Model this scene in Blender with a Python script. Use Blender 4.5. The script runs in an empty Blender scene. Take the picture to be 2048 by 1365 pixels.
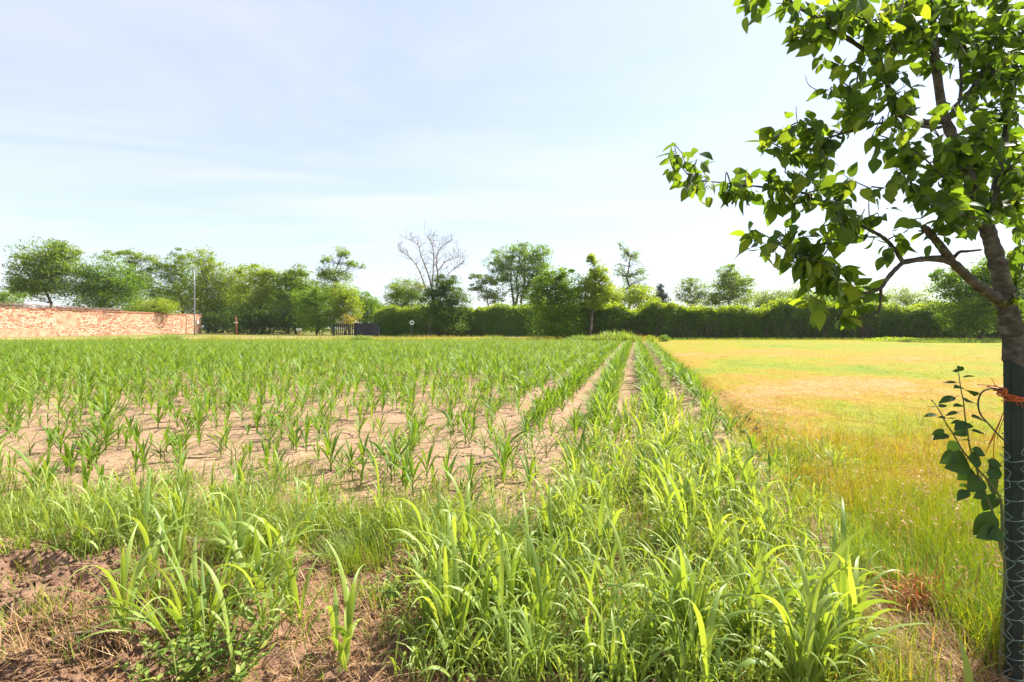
import bpy, math, random
import numpy as np
from mathutils import Vector, Matrix

random.seed(7)
RNG = np.random.default_rng(11)
R = math.radians
scene = bpy.context.scene
COL = scene.collection

# ------------------------------------------------------------------ camera, world, sun, exposure
CAM_H, F, HX, HY = 1.25, 1000.0, 1024.0, 656.0      # eye height, focal length / principal point in photo pixels
cam = bpy.data.cameras.new('camera')
cam.sensor_width = 36.0
cam.lens = 36.0 * F / 2048.0
cam.shift_y = -(682.5 - HY) / 2048.0
cam.clip_start, cam.clip_end = 0.05, 3000.0
camo = bpy.data.objects.new('camera', cam)
camo.location = (0, 0, CAM_H)
camo.rotation_euler = (R(90), 0, 0)
COL.objects.link(camo)
scene.camera = camo

SUN_AZ, SUN_EL = R(60), R(47)
sun_dir = Vector((math.sin(SUN_AZ) * math.cos(SUN_EL), math.cos(SUN_AZ) * math.cos(SUN_EL), math.sin(SUN_EL)))
sl = bpy.data.lights.new('sun', 'SUN')
sl.energy, sl.angle, sl.color = 4.2, R(0.5), (1.0, 0.94, 0.84)
so = bpy.data.objects.new('sun', sl)
so.rotation_euler = sun_dir.to_track_quat('Z', 'Y').to_euler()
so.location = (30, 30, 40)
COL.objects.link(so)

world = bpy.data.worlds.new('World')
scene.world = world
world.use_nodes = True
wn, wl = world.node_tree.nodes, world.node_tree.links
wn.clear()
sky = wn.new('ShaderNodeTexSky')
sky.sky_type = 'NISHITA'
sky.sun_disc = False
sky.sun_elevation = SUN_EL
sky.sun_rotation = SUN_AZ
sky.air_density, sky.dust_density, sky.ozone_density = 1.0, 0.7, 1.8
SKY_STRENGTH = 0.075
# thin cirrus veil: streaky noise on the sky direction, laid over the blue
tc = wn.new('ShaderNodeTexCoord')
sep = wn.new('ShaderNodeSeparateXYZ'); wl.new(tc.outputs['Generated'], sep.inputs[0])
zc = wn.new('ShaderNodeMath'); zc.operation = 'MAXIMUM'; zc.inputs[1].default_value = 0.06
wl.new(sep.outputs['Z'], zc.inputs[0])
dx = wn.new('ShaderNodeMath'); dx.operation = 'DIVIDE'; wl.new(sep.outputs['X'], dx.inputs[0]); wl.new(zc.outputs[0], dx.inputs[1])
dy = wn.new('ShaderNodeMath'); dy.operation = 'DIVIDE'; wl.new(sep.outputs['Y'], dy.inputs[0]); wl.new(zc.outputs[0], dy.inputs[1])
cmb = wn.new('ShaderNodeCombineXYZ'); wl.new(dx.outputs[0], cmb.inputs[0]); wl.new(dy.outputs[0], cmb.inputs[1])
mp = wn.new('ShaderNodeMapping'); mp.inputs['Rotation'].default_value = (0, 0, R(-28)); mp.inputs['Scale'].default_value = (0.35, 0.75, 1.0)
wl.new(cmb.outputs[0], mp.inputs[0])
nz = wn.new('ShaderNodeTexNoise'); nz.inputs['Scale'].default_value = 1.1; nz.inputs['Detail'].default_value = 6.0
nz.inputs['Roughness'].default_value = 0.55; nz.inputs['Distortion'].default_value = 0.8
wl.new(mp.outputs[0], nz.inputs['Vector'])
rp = wn.new('ShaderNodeValToRGB')
rp.color_ramp.elements[0].position, rp.color_ramp.elements[0].color = 0.40, (0, 0, 0, 1)
rp.color_ramp.elements[1].position, rp.color_ramp.elements[1].color = 0.74, (0.42, 0.42, 0.42, 1)
wl.new(nz.outputs['Fac'], rp.inputs[0])
base_v = wn.new('ShaderNodeMath'); base_v.operation = 'ADD'; base_v.inputs[1].default_value = 0.47
wl.new(rp.outputs[0], base_v.inputs[0])
mx = wn.new('ShaderNodeMix'); mx.data_type = 'RGBA'
wl.new(base_v.outputs[0], mx.inputs[0]); wl.new(sky.outputs[0], mx.inputs[6])
mx.inputs[7].default_value = (4.1, 4.25, 4.6, 1)
bg = wn.new('ShaderNodeBackground'); bg.inputs[1].default_value = SKY_STRENGTH
wl.new(mx.outputs[2], bg.inputs[0])
wo = wn.new('ShaderNodeOutputWorld'); wl.new(bg.outputs[0], wo.inputs[0])

vs = scene.view_settings
vs.view_transform, vs.look, vs.exposure, vs.gamma, vs.use_curve_mapping = 'Standard', 'None', 1.7, 1.0, False
scene.render.engine = 'CYCLES'
scene.cycles.max_bounces = 8
scene.cycles.transparent_max_bounces = 8

# ------------------------------------------------------------------ helpers
def at(px, py, Y):
    """Photo pixel seen at distance Y -> point of the place."""
    return Vector(((px - HX) * Y / F, Y, CAM_H + (HY - py) * Y / F))

def gy(py):
    """Distance of flat ground seen at photo row py."""
    return CAM_H * F / (py - HY)

def sstep(a, b, x):
    t = np.clip((x - a) / (b - a), 0, 1)
    return t * t * (3 - 2 * t)

def _hash(i, j, s):
    v = np.sin(i * 127.1 + j * 311.7 + s * 74.7) * 43758.5453
    return v - np.floor(v)

def vn(x, y, s=0):
    x = np.asarray(x, float); y = np.asarray(y, float)
    i, j = np.floor(x), np.floor(y)
    u, v = x - i, y - j
    u = u * u * (3 - 2 * u); v = v * v * (3 - 2 * v)
    a = _hash(i, j, s) * (1 - u) + _hash(i + 1, j, s) * u
    b = _hash(i, j + 1, s) * (1 - u) + _hash(i + 1, j + 1, s) * u
    return (a * (1 - v) + b * v) * 2 - 1

ROW_SLOPE, ROW0, ROW_GAP, EDGE = 0.246, 0.28, 0.76, 1.25
FARX = [-90, -49, -30, -15, 0, 6, 12]
FARY = [41, 42, 44, 46, 46, 45, 43]

def u_of(x, y):
    return x - ROW_SLOPE * y

def ynear(x):
    return 3.45 + 0.25 * vn(np.asarray(x) * 0.9, np.asarray(x) * 0 + 3.3, 5)

def ground_h(x, y):
    x = np.asarray(x, float); y = np.asarray(y, float)
    u = u_of(x, y)
    near = sstep(14, 6, y)
    h = 0.02 * vn(x * 0.6, y * 0.6, 1) * sstep(60, 20, y)
    field = sstep(3.2, 3.9, y) * sstep(1.35, 1.15, u)
    h = h + field * (0.016 * np.cos(2 * math.pi * (u - ROW0) / ROW_GAP) * sstep(40, 15, y)
                     + near * (0.014 * vn(x * 7, y * 7, 2) + 0.007 * vn(x * 19, y * 19, 3)))
    edge = np.exp(-((u - 1.42 - 0.12 * vn(x * 1.3, y * 1.3, 9)) / 0.16) ** 2) * sstep(3.0, 4.2, y) * sstep(45, 10, y)
    h = h - 0.10 * edge + edge * near * 0.07 * (1 - 2 * np.abs(vn(x * 6, y * 6, 12)))
    mead = sstep(1.4, 1.8, u)
    h = h + mead * (0.035 + near * 0.015 * vn(x * 4, y * 4, 6))
    bank = sstep(3.4, 2.75, y)
    left = sstep(0.1, -0.9, x)
    cl = (0.045 * (1 - 2.2 * np.abs(vn(x * 5, y * 5, 21))) + 0.030 * (1 - 2 * np.abs(vn(x * 11 + 3, y * 11, 22)))
          + 0.016 * vn(x * 26, y * 26, 23) + 0.008 * vn(x * 55, y * 55, 24))
    h = h + bank * (left * (0.07 + cl) + (1 - left) * (0.4 * cl)) * sstep(1.9, 1.2, u_of(x, y) * 1.0 - 0.0)
    return h

def gh(x, y):
    return float(ground_h(np.array([x]), np.array([y]))[0])

def dryness(x, y):
    """How dry the mown meadow is, 0 green .. 1 straw: bands across it and patches."""
    x = np.asarray(x, float); y = np.asarray(y, float)
    yy = y * (1 + .16 * vn(x * .16, y * .12, 101)) - .12 * (x - 6) * (y < 16)
    b = np.interp(yy, [2.0, 2.6, 3.4, 4.5, 5.4, 6.6, 8.2, 9.6, 11.5, 13, 16, 19, 22, 26, 32, 40, 50], [.50, .34, .26, .36, .52, .66, .86, .80, .52, .36, .40, .48, .68, .60, .42, .38, .50])
    return b + .20 * vn(x * .5, y * .35, 102) + .22 * vn(x * 1.2, y * 1.0, 103) + .12 * vn(x * 3.1, y * 2.7, 104)

class MB:
    """Collects geometry; build() links it as ONE mesh object."""
    def __init__(self):
        self.v, self.f, self.s, self.n = [], [], [], 0
    def add(self, verts, faces, shade=0.5):
        verts = np.asarray(verts, float).reshape(-1, 3)
        if not isinstance(faces, list):
            faces = [faces]
        for fa in faces:
            fa = np.asarray(fa, int)
            self.f.append(fa + self.n)
        self.v.append(verts)
        self.s.append(np.broadcast_to(np.asarray(shade, float), (len(verts),)))
        self.n += len(verts)
        return self
    def mesh(self, name, mat, smooth=True):
        me = bpy.data.meshes.new(name)
        V = np.concatenate(self.v)
        me.vertices.add(len(V)); me.vertices.foreach_set('co', V.ravel())
        li = np.concatenate([f.ravel() for f in self.f])
        tot = np.concatenate([np.full(len(f), f.shape[1]) for f in self.f])
        st = np.concatenate([[0], np.cumsum(tot)[:-1]])
        me.loops.add(len(li)); me.loops.foreach_set('vertex_index', li)
        me.polygons.add(len(tot)); me.polygons.foreach_set('loop_start', st); me.polygons.foreach_set('loop_total', tot)
        me.polygons.foreach_set('use_smooth', np.full(len(tot), smooth))
        at_ = me.attributes.new('shade', 'FLOAT', 'POINT')
        at_.data.foreach_set('value', np.concatenate(self.s))
        me.update(calc_edges=True)
        me.validate()
        me.materials.append(mat)
        return me
    def build(self, name, mat, parent=None, smooth=True):
        o = bpy.data.objects.new(name, self.mesh(name, mat, smooth))
        COL.objects.link(o)
        if parent: o.parent = parent
        return o

def tag(o, label=None, cat=None, group=None, kind=None):
    if label: o['label'] = label
    if cat: o['category'] = cat
    if group: o['group'] = group
    if kind: o['kind'] = kind
    return o

def thing(name, label, cat, loc=(0, 0, 0), rz=0.0, group=None):
    o = bpy.data.objects.new(name, None)
    o.empty_display_size = 0.1
    COL.objects.link(o)
    o.location = loc; o.rotation_euler = (0, 0, rz)
    return tag(o, label, cat, group)

def copy_tree(o, parent=None):
    c = o.copy(); COL.objects.link(c); c.parent = parent
    for ch in list(o.children):
        copy_tree(ch, c)
    return c

def tube(pts, rad, sides=6, cap=True):
    P = np.array([tuple(p) for p in pts], float); n = len(P)
    rad = np.broadcast_to(np.asarray(rad, float), (n,))
    T = np.gradient(P, axis=0); T /= np.linalg.norm(T, axis=1)[:, None] + 1e-9
    a = np.array([0.31, 0.17, 0.93]); 
    if abs(T[0] @ a) > 0.9: a = np.array([1.0, 0.1, 0.0])
    N = np.cross(T[0], a); N /= np.linalg.norm(N)
    out = []
    ang = np.arange(sides) * 2 * math.pi / sides
    for i in range(n):
        N = N - T[i] * (N @ T[i]); N /= np.linalg.norm(N) + 1e-9
        B = np.cross(T[i], N)
        out.append(P[i] + rad[i] * (np.cos(ang)[:, None] * N + np.sin(ang)[:, None] * B))
    V = np.concatenate(out)
    i, j = np.meshgrid(np.arange(n - 1), np.arange(sides), indexing='ij')
    j2 = (j + 1) % sides
    q = np.stack([i * sides + j, i * sides + j2, (i + 1) * sides + j2, (i + 1) * sides + j], -1).reshape(-1, 4)
    fs = [q]
    if cap:
        fs.append(np.arange(sides)[::-1][None, :]); fs.append((np.arange(sides) + (n - 1) * sides)[None, :])
    return V, fs

def spline(pts, per=4):
    """Catmull-Rom through the points (rows may hold extra columns, e.g. a radius)."""
    P = np.array([tuple(p) for p in pts], float)
    if len(P) < 3:
        t = np.linspace(0, 1, per + 1)[:, None]
        return P[0] * (1 - t) + P[-1] * t
    E = np.vstack([2 * P[0] - P[1], P, 2 * P[-1] - P[-2]])
    out = []
    for k in range(1, len(E) - 2):
        p0, p1, p2, p3 = E[k - 1], E[k], E[k + 1], E[k + 2]
        for t in np.arange(per) / per:
            out.append(0.5 * (2 * p1 + (p2 - p0) * t + (2 * p0 - 5 * p1 + 4 * p2 - p3) * t * t + (3 * p1 - p0 - 3 * p2 + p3) * t ** 3))
    out.append(P[-1])
    return np.array(out)

def box(cx, cy, cz, sx, sy, sz, rz=0.0):
    v = np.array([[x, y, z] for x in (-.5, .5) for y in (-.5, .5) for z in (-.5, .5)]) * (sx, sy, sz)
    c, s = math.cos(rz), math.sin(rz)
    v = v @ np.array([[c, s, 0], [-s, c, 0], [0, 0, 1]]) + (cx, cy, cz)
    f = np.array([[0, 1, 3, 2], [4, 6, 7, 5], [0, 4, 5, 1], [2, 3, 7, 6], [0, 2, 6, 4], [1, 5, 7, 3]])
    return v, [f]

def blades(P, az, L, W, tilt, bend, k=5, profile='grass', fold=0.0, twist=0.0, power=1.3, side=0.0):
    """n arching leaf blades; returns verts (n*m,3), quads. fold>0 adds a keeled midrib (3 verts across)."""
    P = np.asarray(P, float).reshape(-1, 3); n = len(P)
    g = lambda a: np.broadcast_to(np.asarray(a, float), (n,))[:, None]
    az, L, W, tilt, bend, twist, side = g(az), g(L), g(W), g(tilt), g(bend), g(twist), g(side)
    t = np.linspace(0, 1, k + 1)[None, :]
    th = tilt + bend * t ** power
    azt = az + side * t
    ds = L / k
    tm = 0.5 * (th[:, 1:] + th[:, :-1]); am = 0.5 * (azt[:, 1:] + azt[:, :-1])
    z0 = np.zeros((n, 1))
    X = P[:, 0:1] + np.concatenate([z0, np.cumsum(np.sin(tm) * np.cos(am) * ds, 1)], 1)
    Y = P[:, 1:2] + np.concatenate([z0, np.cumsum(np.sin(tm) * np.sin(am) * ds, 1)], 1)
    Z = P[:, 2:3] + np.concatenate([z0, np.cumsum(np.cos(tm) * ds, 1)], 1)
    C = np.stack([X, Y, Z], -1)
    T = np.stack([np.sin(th) * np.cos(azt), np.sin(th) * np.sin(azt), np.cos(th)], -1)
    S = np.stack([-np.sin(azt) + 0 * th, np.cos(azt) + 0 * th, 0 * th], -1)
    N = np.cross(S, T)
    tw = twist * t
    S2 = S * np.cos(tw)[..., None] + N * np.sin(tw)[..., None]
    N2 = np.cross(S2, T)
    if profile == 'grass':
        w = (1 - t ** 1.8) * (0.75 + 0.25 * np.sin(math.pi * np.minimum(t * 2, 1)))
    elif profile == 'corn':
        w = (0.55 + 0.45 * np.sin(math.pi * np.clip(t * 1.25, 0, 1) * 0.8)) * (1 - np.clip((t - 0.35) / 0.65, 0, 1) ** 1.6)
    else:
        w = np.sin(math.pi * np.clip(t, 0.03, 1) ** 0.8) + 0.02
    w = np.maximum(w, 0.02) * W * 0.5
    w = w[..., None]
    if fold > 0:
        V = np.stack([C - S2 * w + N2 * w * fold, C, C + S2 * w + N2 * w * fold], 2)
        a = 3
    else:
        V = np.stack([C - S2 * w, C + S2 * w], 2)
        a = 2
    m = (k + 1) * a
    base = np.arange(n)[:, None, None] * m
    r = np.arange(k)[None, :, None] * a
    c = np.arange(a - 1)[None, None, :]
    i0 = base + r + c
    q = np.stack([i0, i0 + 1, i0 + a + 1, i0 + a], -1).reshape(-1, 4)
    return V.reshape(-1, 3), q, m

def cards(P, size, shade, aspect=0.6, up=0.3, rng=RNG):
    """Kite-shaped folded leaves at points P (two triangles' worth each, bent on the midrib)."""
    n = len(P)
    d = rng.normal(size=(n, 3)); d[:, 2] *= 0.8; d /= np.linalg.norm(d, axis=1)[:, None]
    nr = rng.normal(size=(n, 3)); nr[:, 2] = np.abs(nr[:, 2]) + up
    s = np.cross(d, nr); s /= np.linalg.norm(s, axis=1)[:, None] + 1e-9
    nn = np.cross(s, d)
    size = np.broadcast_to(np.asarray(size, float), (n,))[:, None]
    a = P - d * size * 0.5
    b = P + d * size * 0.5
    l = P - d * size * 0.06 + s * size * aspect * 0.5 + nn * size * 0.10
    r = P - d * size * 0.06 - s * size * aspect * 0.5 + nn * size * 0.10
    V = np.stack([a, l, b, r], 1).reshape(-1, 3)
    i = np.arange(n)[:, None] * 4
    tri = np.concatenate([i + np.array([[0, 1, 2]]), i + np.array([[0, 2, 3]])])
    return V, tri, np.repeat(np.broadcast_to(shade, (n,)), 4)

# ------------------------------------------------------------------ materials
def new_mat(name):
    m = bpy.data.materials.new(name); m.use_nodes = True
    nt = m.node_tree; nt.nodes.clear()
    out = nt.nodes.new('ShaderNodeOutputMaterial')
    return m, nt.nodes, nt.links, out

def mix_rgb(n, l, fac, a, b, blend='MIX'):
    mxn = n.new('ShaderNodeMix'); mxn.data_type = 'RGBA'; mxn.blend_type = blend
    for sock, v in ((0, fac), (6, a), (7, b)):
        if hasattr(v, 'is_linked'): l.new(v, mxn.inputs[sock])
        elif sock == 0: mxn.inputs[0].default_value = v
        else: mxn.inputs[sock].default_value = (*v, 1)
    return mxn.outputs[2]

def noise_out(n, l, scale, detail=4, rough=0.55, dist=0.0, stretch=None, coord='Object'):
    tcn = n.new('ShaderNodeTexCoord')
    src = tcn.outputs[coord]
    if stretch:
        mpn = n.new('ShaderNodeMapping'); mpn.inputs['Scale'].default_value = stretch
        l.new(src, mpn.inputs[0]); src = mpn.outputs[0]
    nn = n.new('ShaderNodeTexNoise'); nn.inputs['Scale'].default_value = scale
    nn.inputs['Detail'].default_value = detail; nn.inputs['Roughness'].default_value = rough; nn.inputs['Distortion'].default_value = dist
    l.new(src, nn.inputs['Vector'])
    return nn.outputs['Fac']

def ramp(n, l, src, stops):
    r = n.new('ShaderNodeValToRGB')
    el = r.color_ramp.elements
    while len(el) < len(stops): el.new(0.5)
    for e, (p, c) in zip(el, stops):
        e.position = p; e.color = (*c, 1) if len(c) == 3 else c
    l.new(src, r.inputs[0])
    return r.outputs[0]

def leaf_mat(name, stops, trans=0.38, tint=(1.5, 1.35, 0.45), rough=0.5, spec=0.35, rnd=0.0, streak=None):
    """Leaf: glossy diffuse front with light shining through; colour varies leaf by leaf ('shade') and plant by plant."""
    m, n, l, out = new_mat(name)
    a = n.new('ShaderNodeAttribute'); a.attribute_name = 'shade'
    fac = a.outputs['Fac']
    if rnd:
        oi = n.new('ShaderNodeObjectInfo')
        ma = n.new('ShaderNodeMath'); ma.operation = 'MULTIPLY_ADD'; ma.inputs[1].default_value = rnd; 
        ma.inputs[2].default_value = 0.0
        sub = n.new('ShaderNodeMath'); sub.operation = 'SUBTRACT'; sub.inputs[1].default_value = 0.5
        l.new(oi.outputs['Random'], sub.inputs[0]); l.new(sub.outputs[0], ma.inputs[0]); l.new(fac, ma.inputs[2])
        fac = ma.outputs[0]
    col = ramp(n, l, fac, stops)
    if streak:
        nf = noise_out(n, l, streak, 2)
        col = mix_rgb(n, l, ramp(n, l, nf, [(0.4, (0, 0, 0)), (0.75, (0.35, 0.35, 0.35))]), col, (0.30, 0.34, 0.16))
    p = n.new('ShaderNodeBsdfPrincipled'); l.new(col, p.inputs['Base Color'])
    p.inputs['Roughness'].default_value = rough; p.inputs['Specular IOR Level'].default_value = spec
    t = n.new('ShaderNodeBsdfTranslucent')
    l.new(mix_rgb(n, l, 1.0, col, tint, 'MULTIPLY'), t.inputs['Color'])
    ms = n.new('ShaderNodeMixShader'); ms.inputs[0].default_value = trans
    l.new(p.outputs[0], ms.inputs[1]); l.new(t.outputs[0], ms.inputs[2]); l.new(ms.outputs[0], out.inputs[0])
    return m

def plain_mat(name, col, rough=0.7, metal=0.0, var=0.25, scale=8.0, spec=0.3, bump=0.0, col2=None):
    m, n, l, out = new_mat(name)
    p = n.new('ShaderNodeBsdfPrincipled')
    nf = noise_out(n, l, scale, 5)
    c2 = col2 or tuple(min(1, c * (1 - var)) for c in col)
    l.new(mix_rgb(n, l, ramp(n, l, nf, [(0.35, (0, 0, 0)), (0.65, (1, 1, 1))]), c2, col), p.inputs['Base Color'])
    p.inputs['Roughness'].default_value = rough; p.inputs['Metallic'].default_value = metal; p.inputs['Specular IOR Level'].default_value = spec
    if bump:
        b = n.new('ShaderNodeBump'); b.inputs['Strength'].default_value = bump; b.inputs['Distance'].default_value = 0.02
        l.new(noise_out(n, l, scale * 3, 6), b.inputs['Height']); l.new(b.outputs[0], p.inputs['Normal'])
    l.new(p.outputs[0], out.inputs[0])
    return m

def soil_mat(name, stops, fine, crack=0.0, bump=0.5, green=None):
    m, n, l, out = new_mat(name)
    p = n.new('ShaderNodeBsdfPrincipled'); p.inputs['Roughness'].default_value = 0.95; p.inputs['Specular IOR Level'].default_value = 0.1
    big = noise_out(n, l, 0.7, 5)
    col = ramp(n, l, big, stops)
    f1 = noise_out(n, l, fine, 8, 0.7)
    col = mix_rgb(n, l, ramp(n, l, f1, [(0.36, (0.8, 0.8, 0.8)), (0.6, (0, 0, 0))]), col, tuple(c * 0.55 for c in stops[0][1]))
    hgt = f1
    if crack:
        vo = n.new('ShaderNodeTexVoronoi'); vo.feature = 'DISTANCE_TO_EDGE'; vo.inputs['Scale'].default_value = crack
        tcn = n.new('ShaderNodeTexCoord')
        wob = noise_out(n, l, crack * 0.6, 3)
        add = n.new('ShaderNodeVectorMath'); add.operation = 'ADD'
        l.new(tcn.outputs['Object'], add.inputs[0])
        sc = n.new('ShaderNodeMath'); sc.operation = 'MULTIPLY'; sc.inputs[1].default_value = 0.25; l.new(wob, sc.inputs[0])
        l.new(sc.outputs[0], add.inputs[1]); l.new(add.outputs[0], vo.inputs['Vector'])
        cr = ramp(n, l, vo.outputs['Distance'], [(0.0, (1, 1, 1)), (0.05, (0, 0, 0))])
        gate = ramp(n, l, noise_out(n, l, 2.3, 3), [(0.45, (0, 0, 0)), (0.6, (0.8, 0.8, 0.8))])
        crg = mix_rgb(n, l, 1.0, cr, gate, 'MULTIPLY')
        col = mix_rgb(n, l, crg, col, tuple(c * 0.45 for c in stops[0][1]))
    if green:
        gn = noise_out(n, l, 3.0, 6, 0.65)
        col = mix_rgb(n, l, ramp(n, l, gn, [(green[1], (0, 0, 0)), (green[1] + 0.12, (1, 1, 1))]), col, green[0])
    l.new(col, p.inputs['Base Color'])
    b = n.new('ShaderNodeBump'); b.inputs['Strength'].default_value = bump; b.inputs['Distance'].default_value = 0.03
    l.new(hgt, b.inputs['Height']); l.new(b.outputs[0], p.inputs['Normal'])
    l.new(p.outputs[0], out.inputs[0])
    return m

def meadow_mat():
    m, n, l, out = new_mat('mown_meadow')
    p = n.new('ShaderNodeBsdfPrincipled'); p.inputs['Roughness'].default_value = 0.9; p.inputs['Specular IOR Level'].default_value = 0.1
    at_ = n.new('ShaderNodeAttribute'); at_.attribute_name = 'shade'
    col = ramp(n, l, at_.outputs['Fac'], [(0.15, (0.155, 0.215, 0.018)), (0.42, (0.250, 0.240, 0.017)), (0.66, (0.32, 0.195, 0.024)), (0.92, (0.41, 0.235, 0.10))])
    f1 = noise_out(n, l, 14.0, 8, 0.75, 0.0, (1.0, 0.5, 1.0))
    col = mix_rgb(n, l, ramp(n, l, f1, [(0.38, (0.75, 0.75, 0.75)), (0.58, (0, 0, 0))]), col, (0.13, 0.12, 0.02))
    f2 = noise_out(n, l, 5.0, 8, 0.7)
    col = mix_rgb(n, l, ramp(n, l, f2, [(0.52, (0, 0, 0)), (0.68, (0.6, 0.6, 0.6))]), col, (0.24, 0.28, 0.03))
    l.new(col, p.inputs['Base Color'])
    b = n.new('ShaderNodeBump'); b.inputs['Strength'].default_value = 0.7; b.inputs['Distance'].default_value = 0.05
    l.new(f1, b.inputs['Height']); l.new(b.outputs[0], p.inputs['Normal'])
    l.new(p.outputs[0], out.inputs[0])
    return m

M = {}
M['field'] = soil_mat('sandy_field_soil', [(0.32, (0.30, 0.190, 0.118)), (0.6, (0.365, 0.245, 0.158))], 16.0, crack=7.0, bump=0.5)
M['bank'] = soil_mat('crumbly_red_brown_soil', [(0.3, (0.22, 0.125, 0.082)), (0.65, (0.33, 0.205, 0.138))], 26.0, bump=0.8)
M['meadow'] = meadow_mat()
M['far_verge'] = soil_mat('dry_verge', [(0.35, (0.20, 0.19, 0.04)), (0.6, (0.30, 0.22, 0.08))], 6.0, bump=0.4, green=((0.12, 0.19, 0.03), 0.5))
M['path'] = soil_mat('pale_dust_path', [(0.3, (0.36, 0.27, 0.19)), (0.7, (0.46, 0.36, 0.26))], 5.0, bump=0.2)
M['ground'] = soil_mat('far_pasture', [(0.3, (0.14, 0.17, 0.035)), (0.7, (0.24, 0.21, 0.06))], 3.0, bump=0.3)
M['corn'] = leaf_mat('maize_leaf', [(0.0, (0.085, 0.175, 0.022)), (0.5, (0.150, 0.255, 0.030)), (1.0, (0.225, 0.320, 0.046))], 0.46, tint=(1.35, 1.25, 0.4), rough=0.5, spec=0.28, rnd=0.5)
M['corn_stalk'] = leaf_mat('maize_stalk', [(0.0, (0.10, 0.16, 0.03)), (1.0, (0.19, 0.22, 0.06))], 0.15, rough=0.5)
M['broad'] = leaf_mat('broad_grass_blade', [(0.0, (0.165, 0.260, 0.055)), (0.5, (0.270, 0.370, 0.080)), (1.0, (0.360, 0.440, 0.110))], 0.46, tint=(1.3, 1.2, 0.35), rough=0.45, spec=0.4, rnd=0.5)
M['fine'] = leaf_mat('fine_grass_blade', [(0.0, (0.110, 0.185, 0.026)), (0.45, (0.220, 0.300, 0.040)), (0.75, (0.320, 0.340, 0.055)), (1.0, (0.48, 0.30, 0.11))], 0.45, rough=0.6)
M['meadow_blade'] = leaf_mat('meadow_grass_blade', [(0.0, (0.175, 0.290, 0.026)), (0.40, (0.280, 0.325, 0.020)), (0.68, (0.380, 0.255, 0.024)), (1.0, (0.50, 0.29, 0.13))], 0.42, tint=(1.3, 1.2, 0.4), rough=0.6)
M['straw'] = leaf_mat('dry_straw', [(0.0, (0.26, 0.12, 0.05)), (0.5, (0.42, 0.25, 0.11)), (1.0, (0.56, 0.40, 0.23))], 0.2, tint=(1.2, 1.0, 0.7), rough=0.6)
M['seed'] = leaf_mat('ripe_seed_head', [(0.0, (0.36, 0.22, 0.10)), (1.0, (0.60, 0.46, 0.28))], 0.3, tint=(1.2, 1.0, 0.7), rough=0.6)
M['weed'] = leaf_mat('weed_leaf', [(0.0, (0.095, 0.180, 0.034)), (0.6, (0.190, 0.290, 0.052)), (1.0, (0.33, 0.36, 0.07))], 0.40, rough=0.5, rnd=0.6)
M['fruit_leaf'] = leaf_mat('fruit_tree_leaf', [(0.0, (0.050, 0.100, 0.026)), (0.5, (0.100, 0.165, 0.034)), (1.0, (0.180, 0.235, 0.045))], 0.60, tint=(2.2, 1.9, 0.35), rough=0.5, spec=0.3, rnd=0.8)
M['sapling_leaf'] = leaf_mat('poplar_sucker_leaf', [(0.0, (0.034, 0.070, 0.026)), (1.0, (0.065, 0.110, 0.034))], 0.30, tint=(1.6, 1.7, 0.4), rough=0.75, spec=0.12, rnd=0.6)
def far_leaf(name, a, b, c, trans=0.55, tint=(1.75, 1.65, 0.45)):
    return leaf_mat(name, [(0.0, a), (0.5, b), (1.0, c)], trans, tint=tint, rough=0.55, spec=0.25)
M['robinia'] = far_leaf('robinia_foliage', (0.095, 0.165, 0.026), (0.165, 0.245, 0.032), (0.240, 0.310, 0.042))
M['lime'] = far_leaf('lime_green_foliage', (0.140, 0.210, 0.026), (0.230, 0.305, 0.034), (0.300, 0.350, 0.046))
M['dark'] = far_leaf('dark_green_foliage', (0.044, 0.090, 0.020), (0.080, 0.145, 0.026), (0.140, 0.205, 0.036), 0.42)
M['mid'] = far_leaf('mid_green_foliage', (0.070, 0.145, 0.022), (0.130, 0.225, 0.028), (0.195, 0.290, 0.038))
M['grey'] = far_leaf('grey_green_foliage', (0.100, 0.150, 0.055), (0.160, 0.220, 0.075), (0.230, 0.285, 0.105))
M['blue'] = far_leaf('blue_green_needles', (0.035, 0.065, 0.040), (0.055, 0.090, 0.055), (0.080, 0.120, 0.075), 0.2)
M['yellow'] = far_leaf('yellow_foliage', (0.22, 0.22, 0.05), (0.34, 0.30, 0.09), (0.42, 0.36, 0.14))
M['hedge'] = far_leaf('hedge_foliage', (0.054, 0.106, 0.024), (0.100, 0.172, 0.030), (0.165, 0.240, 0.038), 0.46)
M['hedge_sunlit'] = far_leaf('hedge_foliage_painted_sunlit', (0.140, 0.220, 0.024), (0.230, 0.310, 0.032), (0.300, 0.350, 0.042), 0.52)  # lighter copy of the hedge leaf: sunlight on the top painted as colour
M['bark'] = plain_mat('grey_brown_bark', (0.16, 0.125, 0.10), 0.9, var=0.55, scale=6, bump=0.4)
M['dead_bark'] = plain_mat('pale_dead_bark', (0.30, 0.23, 0.18), 0.9, var=0.4, scale=3)
M['stem'] = plain_mat('hedge_stem', (0.13, 0.10, 0.075), 0.9, var=0.5, scale=4)
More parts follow.
